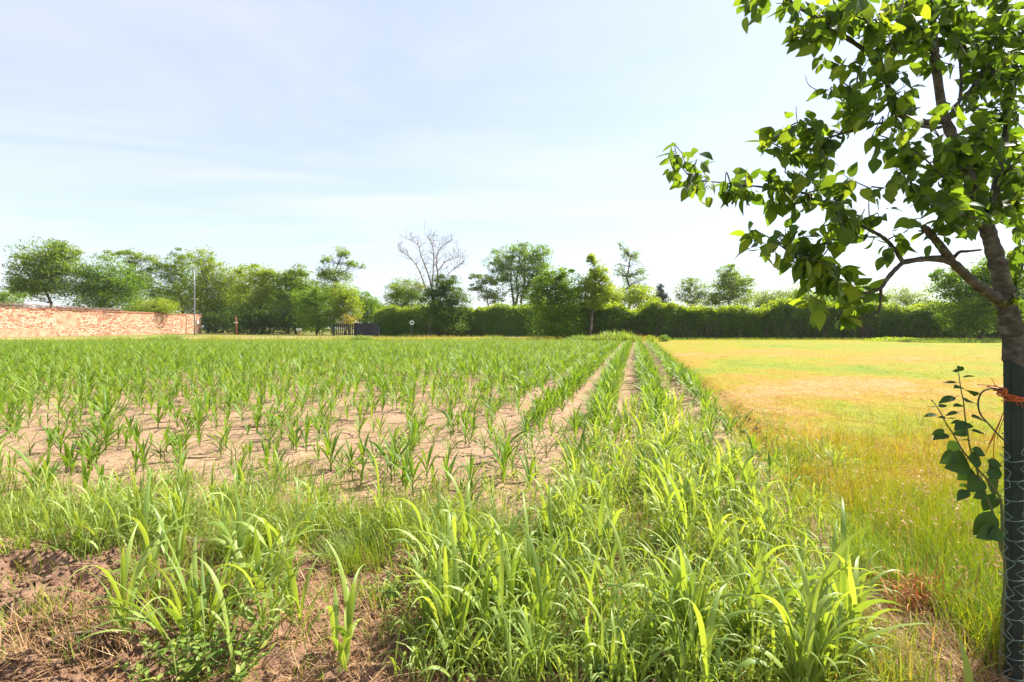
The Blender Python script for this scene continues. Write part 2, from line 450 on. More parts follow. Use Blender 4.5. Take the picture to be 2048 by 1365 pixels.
def trunk_mat():
    m, n, l, out = new_mat('lichened_fruit_bark')
    p = n.new('ShaderNodeBsdfPrincipled'); p.inputs['Roughness'].default_value = 0.9; p.inputs['Specular IOR Level'].default_value = 0.2
    a = noise_out(n, l, 22, 8, 0.7, 0.3, (1, 1, 1.6))
    col = ramp(n, l, a, [(0.32, (0.026, 0.021, 0.018)), (0.52, (0.080, 0.066, 0.057)), (0.72, (0.180, 0.155, 0.135))])
    li = noise_out(n, l, 11, 5, 0.6)
    col = mix_rgb(n, l, ramp(n, l, li, [(0.60, (0, 0, 0)), (0.70, (0.7, 0.7, 0.7))]), col, (0.20, 0.19, 0.07))
    l.new(col, p.inputs['Base Color'])
    b = n.new('ShaderNodeBump'); b.inputs['Strength'].default_value = 0.9; b.inputs['Distance'].default_value = 0.006
    l.new(a, b.inputs['Height']); l.new(b.outputs[0], p.inputs['Normal']); l.new(p.outputs[0], out.inputs[0])
    return m
M['trunk'] = trunk_mat()
M['mortar'] = plain_mat('flaking_lime_plaster', (0.46, 0.30, 0.20), 0.95, scale=1.2, col2=(0.33, 0.145, 0.085), bump=0.5)
def brick_mat():
    m, n, l, out = new_mat('rubble_stone_and_brick')
    p = n.new('ShaderNodeBsdfPrincipled'); p.inputs['Roughness'].default_value = 0.92; p.inputs['Specular IOR Level'].default_value = 0.15
    a = n.new('ShaderNodeAttribute'); a.attribute_name = 'shade'
    oi = n.new('ShaderNodeObjectInfo')
    ad = n.new('ShaderNodeMath'); ad.operation = 'ADD'; l.new(a.outputs['Fac'], ad.inputs[0])
    mu = n.new('ShaderNodeMath'); mu.operation = 'MULTIPLY'; mu.inputs[1].default_value = 0.999; l.new(oi.outputs['Random'], mu.inputs[0])
    l.new(mu.outputs[0], ad.inputs[1])
    fr = n.new('ShaderNodeMath'); fr.operation = 'FRACT'; l.new(ad.outputs[0], fr.inputs[0])
    col = ramp(n, l, fr.outputs[0], [(0.0, (0.31, 0.10, 0.055)), (0.30, (0.39, 0.16, 0.09)), (0.46, (0.50, 0.31, 0.21)), (0.8, (0.58, 0.46, 0.35)), (1.0, (0.38, 0.26, 0.19))])
    col = mix_rgb(n, l, ramp(n, l, noise_out(n, l, 5, 5), [(0.4, (0, 0, 0)), (0.7, (0.5, 0.5, 0.5))]), col, (0.40, 0.27, 0.19))
    l.new(col, p.inputs['Base Color']); l.new(p.outputs[0], out.inputs[0])
    return m
M['brick'] = brick_mat()
M['tile'] = plain_mat('weathered_terracotta', (0.40, 0.16, 0.085), 0.9, scale=2.0, col2=(0.27, 0.13, 0.08))
M['vine'] = plain_mat('dead_creeper_twigs', (0.26, 0.17, 0.12), 0.9, scale=3.0, var=0.5)
M['pole'] = plain_mat('galvanised_steel', (0.30, 0.29, 0.31), 0.5, metal=0.3, scale=2, var=0.15)
M['gate'] = plain_mat('charcoal_painted_steel', (0.030, 0.034, 0.042), 0.6, scale=3, var=0.3, spec=0.2)
M['white'] = plain_mat('white_enamel', (0.74, 0.73, 0.70), 0.5, scale=5, var=0.12)
M['black'] = plain_mat('black_print', (0.03, 0.03, 0.035), 0.6, scale=5)
M['rust'] = plain_mat('rusty_red_stake', (0.34, 0.085, 0.045), 0.8, scale=6)
M['orange'] = plain_mat('orange_marker_paint', (0.60, 0.14, 0.05), 0.7, scale=4)
M['greypost'] = plain_mat('grey_green_sign_post', (0.17, 0.20, 0.17), 0.6, scale=4)
M['post'] = plain_mat('dark_green_weathered_post', (0.024, 0.034, 0.030), 0.75, scale=9, col2=(0.012, 0.018, 0.016), bump=0.3)
M['wire'] = plain_mat('green_plastic_coated_wire', (0.13, 0.20, 0.185), 0.5, scale=40, var=0.4, spec=0.5)
M['cable'] = plain_mat('black_cable_sheath', (0.014, 0.013, 0.013), 0.4, scale=40, spec=0.5)
M['twine'] = plain_mat('orange_baler_twine', (0.52, 0.115, 0.035), 0.8, scale=60, var=0.45)
M['stick'] = plain_mat('weathered_stick', (0.38, 0.27, 0.21), 0.9, scale=14, var=0.4)
M['stone'] = plain_mat('pale_stone', (0.60, 0.56, 0.50), 0.85, scale=20, var=0.2)
M['clod'] = M['bank']

# ------------------------------------------------------------------ the ground
def build_ground():
    rat = 1.0112
    ny = int(math.log(135 / 0.85) / math.log(rat)) + 1
    Ys = 0.85 * rat ** np.arange(ny)
    us = np.linspace(-2.1, 2.1, 400)
    Y, U = np.meshgrid(Ys, us, indexing='ij')
    X = Y * U
    H = ground_h(X, Y)
    V = np.stack([X, Y, H], -1).reshape(-1, 3)
    nx = len(us)
    i, j = np.meshgrid(np.arange(ny - 1), np.arange(nx - 1), indexing='ij')
    q = np.stack([i * nx + j, i * nx + j + 1, (i + 1) * nx + j + 1, (i + 1) * nx + j], -1)
    xc = (X[:-1, :-1] + X[1:, 1:]) / 2; yc = (Y[:-1, :-1] + Y[1:, 1:]) / 2
    jit = 0.10 * vn(xc * 3, yc * 3, 40) + 0.05 * vn(xc * 9, yc * 9, 41)
    u = u_of(xc, yc) + jit
    yf = np.interp(xc, FARX, FARY) + 0.8 * vn(xc * .4, yc * .4, 44)
    pc = np.interp(xc, [-95, -75, -59, -42, -20, 0, 20], [52, 55, 58.5, 64, 67, 68, 70])
    zone = np.full(xc.shape, 3)
    zone[(u < EDGE) & (yc > ynear(xc) + jit) & (yc < yf)] = 0
    zone[(u >= EDGE) & (yc < 51.5 + jit * 6) & (yc > 2.15 + jit)] = 1
    zone[(yc <= ynear(xc) + jit) & ((u < EDGE) | (yc <= 2.15 + jit))] = 2
    zone[(np.abs(yc - pc) < 1.9 + jit * 4) & (xc < 9)] = 4
    names = ['field', 'meadow', 'bank', 'verge', 'path']
    mats = [M['field'], M['meadow'], M['bank'], M['far_verge'], M['path']]
    for z in range(5):
        qq = q[zone == z]
        ids = np.unique(qq)
        remap = np.zeros(len(V), int); remap[ids] = np.arange(len(ids))
        b = MB(); b.add(V[ids], remap[qq], np.clip(dryness(V[ids, 0], V[ids, 1]), 0, 1) if z == 1 else .5)
        tag(b.build(names[z], mats[z]), kind='structure')
    b = MB()
    s = 900
    b.add([(-s, -s, -.16), (s, -s, -.16), (s, s, -.16), (-s, s, -.16)], np.array([[0, 1, 2, 3]]))
    tag(b.build('ground', M['ground']), kind='structure')
build_ground()

# ------------------------------------------------------------------ far trees
def limb(mb, a, b, r0, r1, sides=5, wob=0.06, droop=0.0, n=5):
    a = np.array(tuple(a)); b = np.array(tuple(b)); L = np.linalg.norm(b - a)
    t = np.linspace(0, 1, n)[:, None]
    p = a * (1 - t) + b * t
    off = RNG.normal(size=(n, 3)) * L * wob; off[0] = 0; off[-1] *= .3
    p = p + off; p[:, 2] += (np.sin(t[:, 0] * math.pi) * L * droop)
    v, f = tube(p, np.linspace(r0, r1, n), sides, False)
    mb.add(v, f)
    return p

def in_ball(n, rng=RNG, shell=0.35):
    d = rng.normal(size=(n, 3)); d /= np.linalg.norm(d, axis=1)[:, None]
    return d * (rng.random((n, 1)) ** shell)

def tree(name, label, mat, Y, base, lobes, leaves, clumps=14, clump_r=0.30, size=0.30, group=None, cat='tree', bark='bark', trunk_r=None, flat=0.55, trunks=1, up=0.3, aspect=0.6, fill=0.45):
    """base = photo column of the trunk foot; lobes = (cx, cy, rx, ry) of the crown's masses in the photo, at distance Y."""
    foot = at(base, HY, Y); foot.z = 0.0
    root = thing(name, label, cat, foot, 0, group)
    tb, cb = MB(), MB()
    g = 1.3 if fill >= .35 else 1.12
    C = [(np.array(at(cx, cy, Y)) - np.array(foot), g * rx * Y / F, g * ry * Y / F) for cx, cy, rx, ry in lobes]
    top = max(c[2] + rz for c, rx, rz in C)
    mx_ = np.mean([c for c, _, _ in C], 0)
    tr = trunk_r or 0.016 * top + 0.04
    area = np.array([rx * rz for _, rx, rz in C]); share = area / area.sum()
    spines = []
    for k in range(trunks):
        o = np.array([(k - (trunks - 1) / 2) * .5, RNG.normal() * .3, -0.15])
        tip = np.array([mx_[0] * 0.7 + o[0] * 3, RNG.normal() * .3, top * 0.80])
        sp = limb(tb, o, tip, tr, tr * 0.25, 7, 0.025, n=8)
        spines.append(sp)
    sp_all = np.concatenate(spines)
    P_all, S_all = [], []
    for (c, rx, rz), sh in zip(C, share):
        nc = max(5, int(clumps * 1.4 * len(C) * sh))
        cen = in_ball(nc, shell=0.42) * np.array([rx, rx * 0.8, rz]) * (1 - clump_r * 0.6) + c
        cen[:, 1] += RNG.normal(size=nc) * 0.1
        cen[:, 2] = np.maximum(cen[:, 2], 0.35)
        per = max(6, int(leaves * DENS * sh * (1 - fill) / nc))
        for q in cen:
            d = np.linalg.norm(sp_all - q, axis=1) + np.maximum(0, sp_all[:, 2] - q[2] + 0.2) * 2
            st = sp_all[int(np.argmin(d))]
            L = np.linalg.norm(q - st)
            limb(tb, st, q, max(tr * 0.22, 0.02) * min(1, 0.4 + L / top * 2), 0.012, 4, 0.05, 0.05)
            k = int(per * RNG.uniform(.5, 1.5))
            cr = max((rx + rz) * .5 * clump_r * 1.25 * RNG.uniform(.6, 1.4), size * 1.3)
            pts = in_ball(k, shell=0.5) * np.array([cr, cr, cr * flat]) + q
            P_all.append(pts)
            S_all.append(np.clip(RNG.normal(.5, .2) + RNG.normal(size=k) * .16, 0, 1))
        k = int(leaves * DENS * sh * fill)
        pts = in_ball(k, shell=.55) * np.array([rx, rx * .8, rz]) * 1.02
        pts = pts * (1 + .22 * vn(pts[:, 0] / rx * 2.3 + c[0], pts[:, 2] / rz * 2.3 + c[2], 7))[:, None] + c
        gap = vn(pts[:, 0] * .9 + c[0] * 3, pts[:, 2] * .9 + pts[:, 1] * .5, 9) > -.35
        P_all.append(pts[gap]); S_all.append(np.clip(.45 + RNG.normal(size=int(gap.sum())) * .2, 0, 1))
    P = np.concatenate(P_all); S = np.concatenate(S_all)
    keep = P[:, 2] > 0.05
    P, S = P[keep], S[keep]
    v, f, s = cards(P, size * RNG.uniform(.6, 1.3, len(P)), S, aspect, up)
    cb.add(v, f, s)
    tb.build('trunk', M[bark], root)
    cb.build('crown', M[mat], root)
    return root

DENS = 2.9
GB = 'trees behind the old wall and the field'
tree('bush', 'low rounded green bush peeping over the old wall at the far left edge', 'mid', 84, 4, [(6, 598, 30, 18)], 1100, 10, .4, .26, cat='bush')
tree('robinia_tree', 'big wide dark robinia with layered boughs, leftmost above the old wall', 'robinia', 92, 100, [(92, 520, 50, 34), (58, 548, 34, 30), (128, 540, 34, 40), (42, 580, 30, 18), (118, 500, 32, 17), (90, 575, 50, 22), (35, 560, 20, 12)], 8200, 17, .25, .34, GB, flat=.55)
tree('round_tree', 'dense rounded dark tree between the big robinia and the airy ones', 'mid', 96, 212, [(212, 552, 52, 34), (180, 578, 34, 28), (245, 568, 40, 36), (205, 600, 66, 22)], 8000, 18, .3, .32, GB)
tree('airy_tree', 'thin airy robinia standing behind the dense rounded dark tree', 'robinia', 112, 276, [(240, 506, 24, 10), (272, 510, 26, 14), (300, 530, 26, 22), (285, 565, 34, 34), (262, 530, 18, 14)], 2300, 12, .3, .36, GB, flat=.5, fill=.25)
tree('bush', 'bright green bush leaning over the wall coping', 'lime', 95, 305, [(312, 610, 34, 15), (285, 618, 32, 11), (335, 618, 22, 9)], 2200, 12, .4, .24, cat='bush')
tree('airy_tree', 'tall airy pale robinia just left of the tall metal pole', 'robinia', 113, 365, [(365, 512, 20, 14), (340, 540, 26, 22), (372, 548, 34, 30), (340, 590, 38, 26), (372, 596, 30, 26)], 4200, 13, .28, .36, GB, flat=.6)
tree('airy_tree', 'tall airy pale robinia rising directly behind the tall metal pole', 'lime', 110, 415, [(402, 512, 22, 16), (420, 535, 26, 22), (405, 565, 36, 30), (400, 610, 40, 34)], 4600, 13, .28, .35, GB, flat=.6)
tree('robinia_tree', 'bushy lime green robinia right of the tall metal pole', 'lime', 112, 458, [(462, 560, 36, 26), (440, 590, 42, 34), (475, 605, 40, 34), (455, 635, 46, 24)], 8000, 15, .27, .32, GB, flat=.6)
tree('robinia_tree', 'lime green robinia above the leaning red post', 'lime', 99, 522, [(512, 548, 30, 18), (535, 560, 28, 24), (515, 590, 46, 34), (540, 610, 36, 32), (520, 638, 48, 22)], 8200, 15, .27, .32, GB, flat=.6)
tree('robinia_tree', 'pointed green robinia above the small white board', 'robinia', 98, 592, [(598, 545, 16, 16), (575, 560, 26, 20), (602, 572, 34, 26), (585, 605, 46, 30), (590, 636, 48, 22)], 8200, 15, .27, .32, GB, flat=.6)
tree('tall_robinia', 'tall open robinia with separate tufts, highest just left of the grey gate', 'robinia', 96, 668, [(652, 520, 13, 9), (683, 506, 17, 11), (706, 528, 16, 8), (722, 534, 8, 5), (648, 545, 15, 15), (676, 552, 26, 18), (664, 585, 34, 26)], 3000, 12, .34, .30, GB, flat=.85, fill=.42)
tree('small_tree', 'lime yellow small tree hanging over the left end of the grey gate', 'lime', 84, 690, [(688, 592, 24, 24), (702, 612, 24, 22), (680, 625, 22, 18)], 3600, 14, .3, .26, GB)
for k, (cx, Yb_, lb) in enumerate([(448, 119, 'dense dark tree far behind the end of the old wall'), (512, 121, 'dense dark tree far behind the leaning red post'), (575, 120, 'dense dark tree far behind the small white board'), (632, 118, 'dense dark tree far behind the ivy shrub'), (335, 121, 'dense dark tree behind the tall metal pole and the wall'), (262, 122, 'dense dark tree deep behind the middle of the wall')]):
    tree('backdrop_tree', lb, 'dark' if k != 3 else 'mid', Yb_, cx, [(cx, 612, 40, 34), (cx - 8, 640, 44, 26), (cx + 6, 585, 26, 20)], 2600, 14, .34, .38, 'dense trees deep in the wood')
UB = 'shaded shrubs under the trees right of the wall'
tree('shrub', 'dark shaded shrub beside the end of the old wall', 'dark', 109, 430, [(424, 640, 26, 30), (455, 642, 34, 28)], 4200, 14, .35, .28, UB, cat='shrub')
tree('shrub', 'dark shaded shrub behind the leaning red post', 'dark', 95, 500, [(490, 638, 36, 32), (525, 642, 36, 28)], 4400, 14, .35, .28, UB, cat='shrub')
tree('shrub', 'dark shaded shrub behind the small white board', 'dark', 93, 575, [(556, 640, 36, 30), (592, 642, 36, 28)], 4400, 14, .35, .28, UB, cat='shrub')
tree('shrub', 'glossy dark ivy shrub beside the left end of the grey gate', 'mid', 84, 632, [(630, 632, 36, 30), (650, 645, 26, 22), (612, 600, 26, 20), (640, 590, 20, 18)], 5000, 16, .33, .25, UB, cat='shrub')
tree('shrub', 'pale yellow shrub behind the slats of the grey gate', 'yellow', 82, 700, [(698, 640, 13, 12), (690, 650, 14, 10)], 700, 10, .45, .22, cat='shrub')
GG = 'trees behind the grey gate'
tree('small_tree', 'dark green small tree behind the middle of the grey gate', 'mid', 92, 728, [(722, 605, 22, 20), (738, 620, 20, 22), (720, 640, 30, 18)], 3600, 14, .3, .28, GG)
tree('small_tree', 'pale small round tree behind the right end of the grey gate', 'mid', 104, 756, [(748, 608, 13, 12), (760, 625, 16, 18)], 1500, 12, .35, .28, GG)
tree('round_tree', 'round yellow-green tree behind the short hedge', 'robinia', 98, 812, [(808, 580, 32, 22), (832, 590, 26, 26), (792, 592, 22, 22), (812, 608, 40, 20)], 5200, 18, .27, .26)
tree('ivy_tree', 'dark ivy-clad tree in front of the short hedge beside the bare tree', 'dark', 69, 888, [(892, 572, 24, 24), (875, 600, 30, 26), (908, 605, 28, 30), (888, 640, 44, 28)], 7600, 20, .27, .22)
tree('broad_tree', 'tall broad-crowned pale tree behind the hedges, tallest in the middle', 'mid', 112, 1030, [(1042, 506, 34, 18), (1000, 525, 30, 22), (1078, 522, 26, 28), (1040, 545, 44, 26), (1000, 560, 24, 14), (1080, 560, 22, 24), (1046, 585, 24, 24)], 7600, 16, .24, .36, trunks=3)
tree('thin_tree', 'thin leaning airy tree between the bare tree and the broad-crowned one', 'grey', 108, 985, [(950, 553, 16, 9), (972, 562, 22, 14), (985, 590, 30, 20), (950, 575, 14, 14)], 1700, 12, .3, .32, fill=.25)
tree('bushy_tree', 'full bright green bushy tree standing where the two hedges meet', 'mid', 51.5, 1112, [(1118, 558, 34, 22), (1088, 585, 30, 26), (1142, 590, 28, 34), (1112, 610, 54, 30), (1115, 645, 50, 30)], 11000, 20, .24, .18)
tree('slim_tree', 'slim grey-trunked tree beside the bushy one at the hedge start', 'lime', 51.5, 1179, [(1186, 518, 13, 16), (1198, 545, 20, 20), (1178, 572, 24, 22), (1208, 575, 20, 22), (1192, 600, 30, 18)], 3400, 12, .34, .2, flat=.8, fill=.34)
tree('sparse_tree', 'tall sparse tree with loose leaf tufts, rising alone above the long hedge', 'robinia', 76, 1257, [(1240, 490, 7, 12), (1254, 508, 13, 16), (1272, 514, 13, 15), (1238, 543, 13, 18), (1282, 548, 15, 20), (1260, 560, 17, 24), (1248, 590, 18, 18), (1288, 580, 13, 16)], 2100, 16, .26, .18, flat=1.0, fill=.33)
tree('shrub', 'low pale green bush behind the start of the long hedge', 'lime', 66, 1225, [(1222, 598, 38, 24)], 2400, 14, .33, .22, cat='shrub')
tree('shrub', 'low yellow-green bush between the sparse tree and the blue conifer', 'lime', 66, 1288, [(1284, 596, 28, 22)], 1500, 12, .35, .22, cat='shrub')
tree('conifer', 'small bluish conifer peeping over the long hedge', 'blue', 108, 1322, [(1322, 574, 7, 9), (1322, 588, 12, 10), (1322, 604, 18, 13)], 2400, 16, .3, .26)
tree('thin_tree', 'loose grey-green tree of upright twigs above the long hedge', 'grey', 82, 1384, [(1382, 568, 24, 18), (1366, 588, 20, 20), (1400, 585, 22, 22), (1385, 605, 34, 12)], 1700, 15, .3, .24, fill=.3)
tree('cone_tree', 'broad cone-shaped yellow-green tree above the long hedge', 'robinia', 84, 1462, [(1458, 545, 20, 18), (1452, 572, 32, 24), (1480, 572, 26, 26), (1465, 600, 46, 22), (1428, 602, 22, 14)], 6000, 18, .26, .25)
LT = ['low mid-green tree behind the hedge, first right of the cone-shaped tree', 'low pale tree behind the hedge under the fruit tree leaf tips',
      'low green tree behind the hedge under the drooping fruit branch', 'low pale tree behind the hedge beside the drooping fruit twigs', 'low rounded tree behind the hedge left of the big shade tree']
for k, (cx, cy, rx, ry, mt) in enumerate([(1542, 600, 34, 16, 'grey'), (1598, 590, 32, 20, 'robinia'), (1655, 596, 36, 16, 'mid'), (1735, 588, 36, 22, 'robinia'), (1808, 592, 42, 20, 'grey')]):
    tree('low_tree', LT[k], mt, 78 + 3 * k, cx, [(cx, cy, rx, ry), (cx + 8, cy + 14, rx, ry * .7)], 2000, 12, .32, .25, 'low trees behind the long hedge')
tree('shade_tree', 'large drooping tree before the hedge, beside the fruit tree trunk', 'mid', 45, 1955, [(1905, 560, 36, 22), (1925, 590, 50, 34), (1955, 625, 56, 36), (1990, 585, 50, 45), (1930, 650, 34, 18), (1980, 545, 50, 30)], 11000, 18, .23, .19)
tree('shade_tree', 'large tree behind the fruit tree at the right edge of the field', 'mid', 52, 2070, [(2060, 585, 50, 45), (2050, 640, 50, 35)], 5000, 18, .25, .22)

# bare tree
def bare_tree():
    Y = 70
    foot = at(860, HY, Y); foot.z = 0
    root = thing('bare_tree', 'leafless bare tree with forked grey limbs in front of the short hedge', 'tree', foot)
    tb, wb = MB(), MB()
    def P(px, py, dy=0): return np.array(at(px, py, Y)) - np.array(foot) + np.array([0, dy, 0])
    def path(mb, pts, r0, r1, sides=6):
        pp = spline(pts, 3); v, f = tube(pp, np.linspace(r0, r1, len(pp)), sides, False); mb.add(v, f); return pp
    path(tb, [P(860, 675), P(862, 645), P(866, 615), P(866, 597)], .30, .20, 9)
    mains = [([P(866, 597), P(850, 575, .5), P(838, 545, 1), P(825, 522, 1), P(810, 508, 1), P(795, 500, .8)], .13),
             ([P(866, 597), P(862, 565, -.5), P(855, 540, -1), P(845, 515, -1), P(838, 492, -1.2), P(815, 480, -1.4)], .13),
             ([P(864, 575), P(866, 530, .5), P(865, 500, .8), P(858, 480, 1), P(850, 470, 1)], .11),
             ([P(868, 597), P(876, 560, 0), P(874, 530, -.4), P(878, 505, -.6), P(892, 490, -.5), P(902, 485, -.5)], .12),
             ([P(874, 545), P(888, 525, .5), P(905, 515, 1), P(920, 512, 1.2)], .07),
             ([P(880, 570), P(900, 548, -.8), P(915, 535, -1), P(928, 528, -1)], .07),
             ([P(860, 590), P(840, 580, 1), P(822, 578, 1.4)], .06)]
    rng = np.random.default_rng(3)
    for pts, r in mains:
        pp = path(tb, pts, r, .03)
        for i in range(3, len(pp)):
            for _ in range(3):
                d = rng.normal(size=3); d[2] = abs(d[2]) + .3; d /= np.linalg.norm(d)
                L = rng.uniform(.8, 2.0)
                q = pp[i] + d * L
                m1 = (pp[i] + q) / 2 + rng.normal(size=3) * .12
                path(wb, [pp[i], m1, q], .026, .014, 4)
                for _ in range(3):
                    e = d + rng.normal(size=3) * .7; e /= np.linalg.norm(e)
                    s0 = m1 if rng.random() < .5 else q
                    path(wb, [s0, s0 + e * rng.uniform(.3, .9) + rng.normal(size=3) * .05], .015, .009, 3)
    tb.build('trunk', M['dead_bark'], root); tag(wb.build('twigs', M['dead_bark'], root), kind='stuff')
bare_tree()

# ------------------------------------------------------------------ hedges
def hedge(label, x0, x1, Y0, Y1, top0, top1, depth, n, bump, seed, group, stems):
    rng = np.random.default_rng(seed)
    a = at(x0, HY, Y0); b = at(x1, HY, Y1)
    root = thing('hedge', label, 'hedge', (a.x, a.y, 0), 0, group)
    A = np.array([0, 0, 0.0]); B = np.array([b.x - a.x, b.y - a.y, 0.0])
    L = np.linalg.norm(B); t = B / L; nrm = np.array([t[1], -t[0], 0])        # nrm points to the camera side
    def hgt(s): return (top0 + (top1 - top0) * s / L) + bump * (vn(s * .45, s * 0, seed) + .5 * vn(s * 1.3, s * 0 + 4, seed))
    def pt(s, d, z): return A + t * s[:, None] + nrm * d[:, None] + np.array([0, 0, 1]) * z[:, None]
    # leafy outer skin: front, top and back, thicker above
    nf, nt_, nb = int(n * .55), int(n * .33), int(n * .12)
    s = rng.random(nf) * L; zz = rng.random(nf) ** 0.85
    bulge = .42 * vn(s * .8, zz * 3, seed + 1) + .15 * vn(s * 2.2, zz * 7, seed + 2)
    f = pt(s, depth / 2 * (0.80 + .25 * np.sin(zz * 2.4)) + bulge - rng.random(nf) ** 2 * .5, zz * hgt(s))
    s = rng.random(nt_) * L; d = rng.uniform(-.5, .5, nt_) * depth
    tp = pt(s, d, hgt(s) * (1 - .10 * (2 * d / depth) ** 2) + .16 * vn(s * 2.5, d * 3, seed + 3) + rng.exponential(.10, nt_) - .12)
    s = rng.random(nb) * L; zz = rng.random(nb)
    bk = pt(s, -depth / 2 + rng.random(nb) * .4, zz * hgt(s))
    P = np.concatenate([f, tp, bk])
    sh = np.clip(.45 + .22 * vn(P[:, 0] * .7, P[:, 2] * 1.1, seed + 5) + rng.normal(size=len(P)) * .18, 0, 1)
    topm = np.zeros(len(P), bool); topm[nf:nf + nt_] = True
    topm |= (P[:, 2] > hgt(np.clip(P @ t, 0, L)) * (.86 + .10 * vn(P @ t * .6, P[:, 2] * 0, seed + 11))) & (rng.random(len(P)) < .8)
    for nm, mt, msk in (('foliage', 'hedge', ~topm), ('sunlit_top', 'hedge_sunlit', topm)):  # top leaves get the paler colour, painting in the sunlit crest
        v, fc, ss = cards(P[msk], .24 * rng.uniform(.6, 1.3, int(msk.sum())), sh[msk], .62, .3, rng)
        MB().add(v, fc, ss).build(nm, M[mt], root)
    # twiggy heart of the hedge: a rough inner wall of wood and old leaves
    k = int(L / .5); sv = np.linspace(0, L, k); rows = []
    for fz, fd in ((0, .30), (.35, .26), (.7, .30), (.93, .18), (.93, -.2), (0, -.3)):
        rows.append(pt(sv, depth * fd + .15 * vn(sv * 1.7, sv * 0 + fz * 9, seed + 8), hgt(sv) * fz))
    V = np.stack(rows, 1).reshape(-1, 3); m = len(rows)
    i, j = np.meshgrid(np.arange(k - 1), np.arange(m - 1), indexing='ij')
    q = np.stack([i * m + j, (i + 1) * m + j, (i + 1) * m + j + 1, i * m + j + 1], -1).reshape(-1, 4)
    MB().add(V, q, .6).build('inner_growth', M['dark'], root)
    sb = MB()
    for s_ in np.sort(rng.random(stems)) * L:
        s1 = np.array([s_]); dd = np.array([depth * .5 * rng.uniform(.72, 1.02)])
        p0 = pt(s1, dd, np.array([-.05]))[0]
        p1 = pt(s1 + rng.normal() * .25, dd + rng.normal() * .1, hgt(s1) * rng.uniform(.5, .7))[0]
        limb(sb, p0, p1, rng.uniform(.03, .07), .02, 5, .03)
    tag(sb.build('stems', M['stem'], root), kind='stuff')
    return root
HG = 'hedges along the far side of the fields'
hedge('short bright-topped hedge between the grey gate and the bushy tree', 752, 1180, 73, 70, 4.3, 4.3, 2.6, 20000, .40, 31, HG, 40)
hedge('long tall dark hedge running along the far edge of the mown meadow', 1140, 2300, 53.5, 53, 3.5, 3.95, 2.4, 56000, .42, 52, HG, 230)

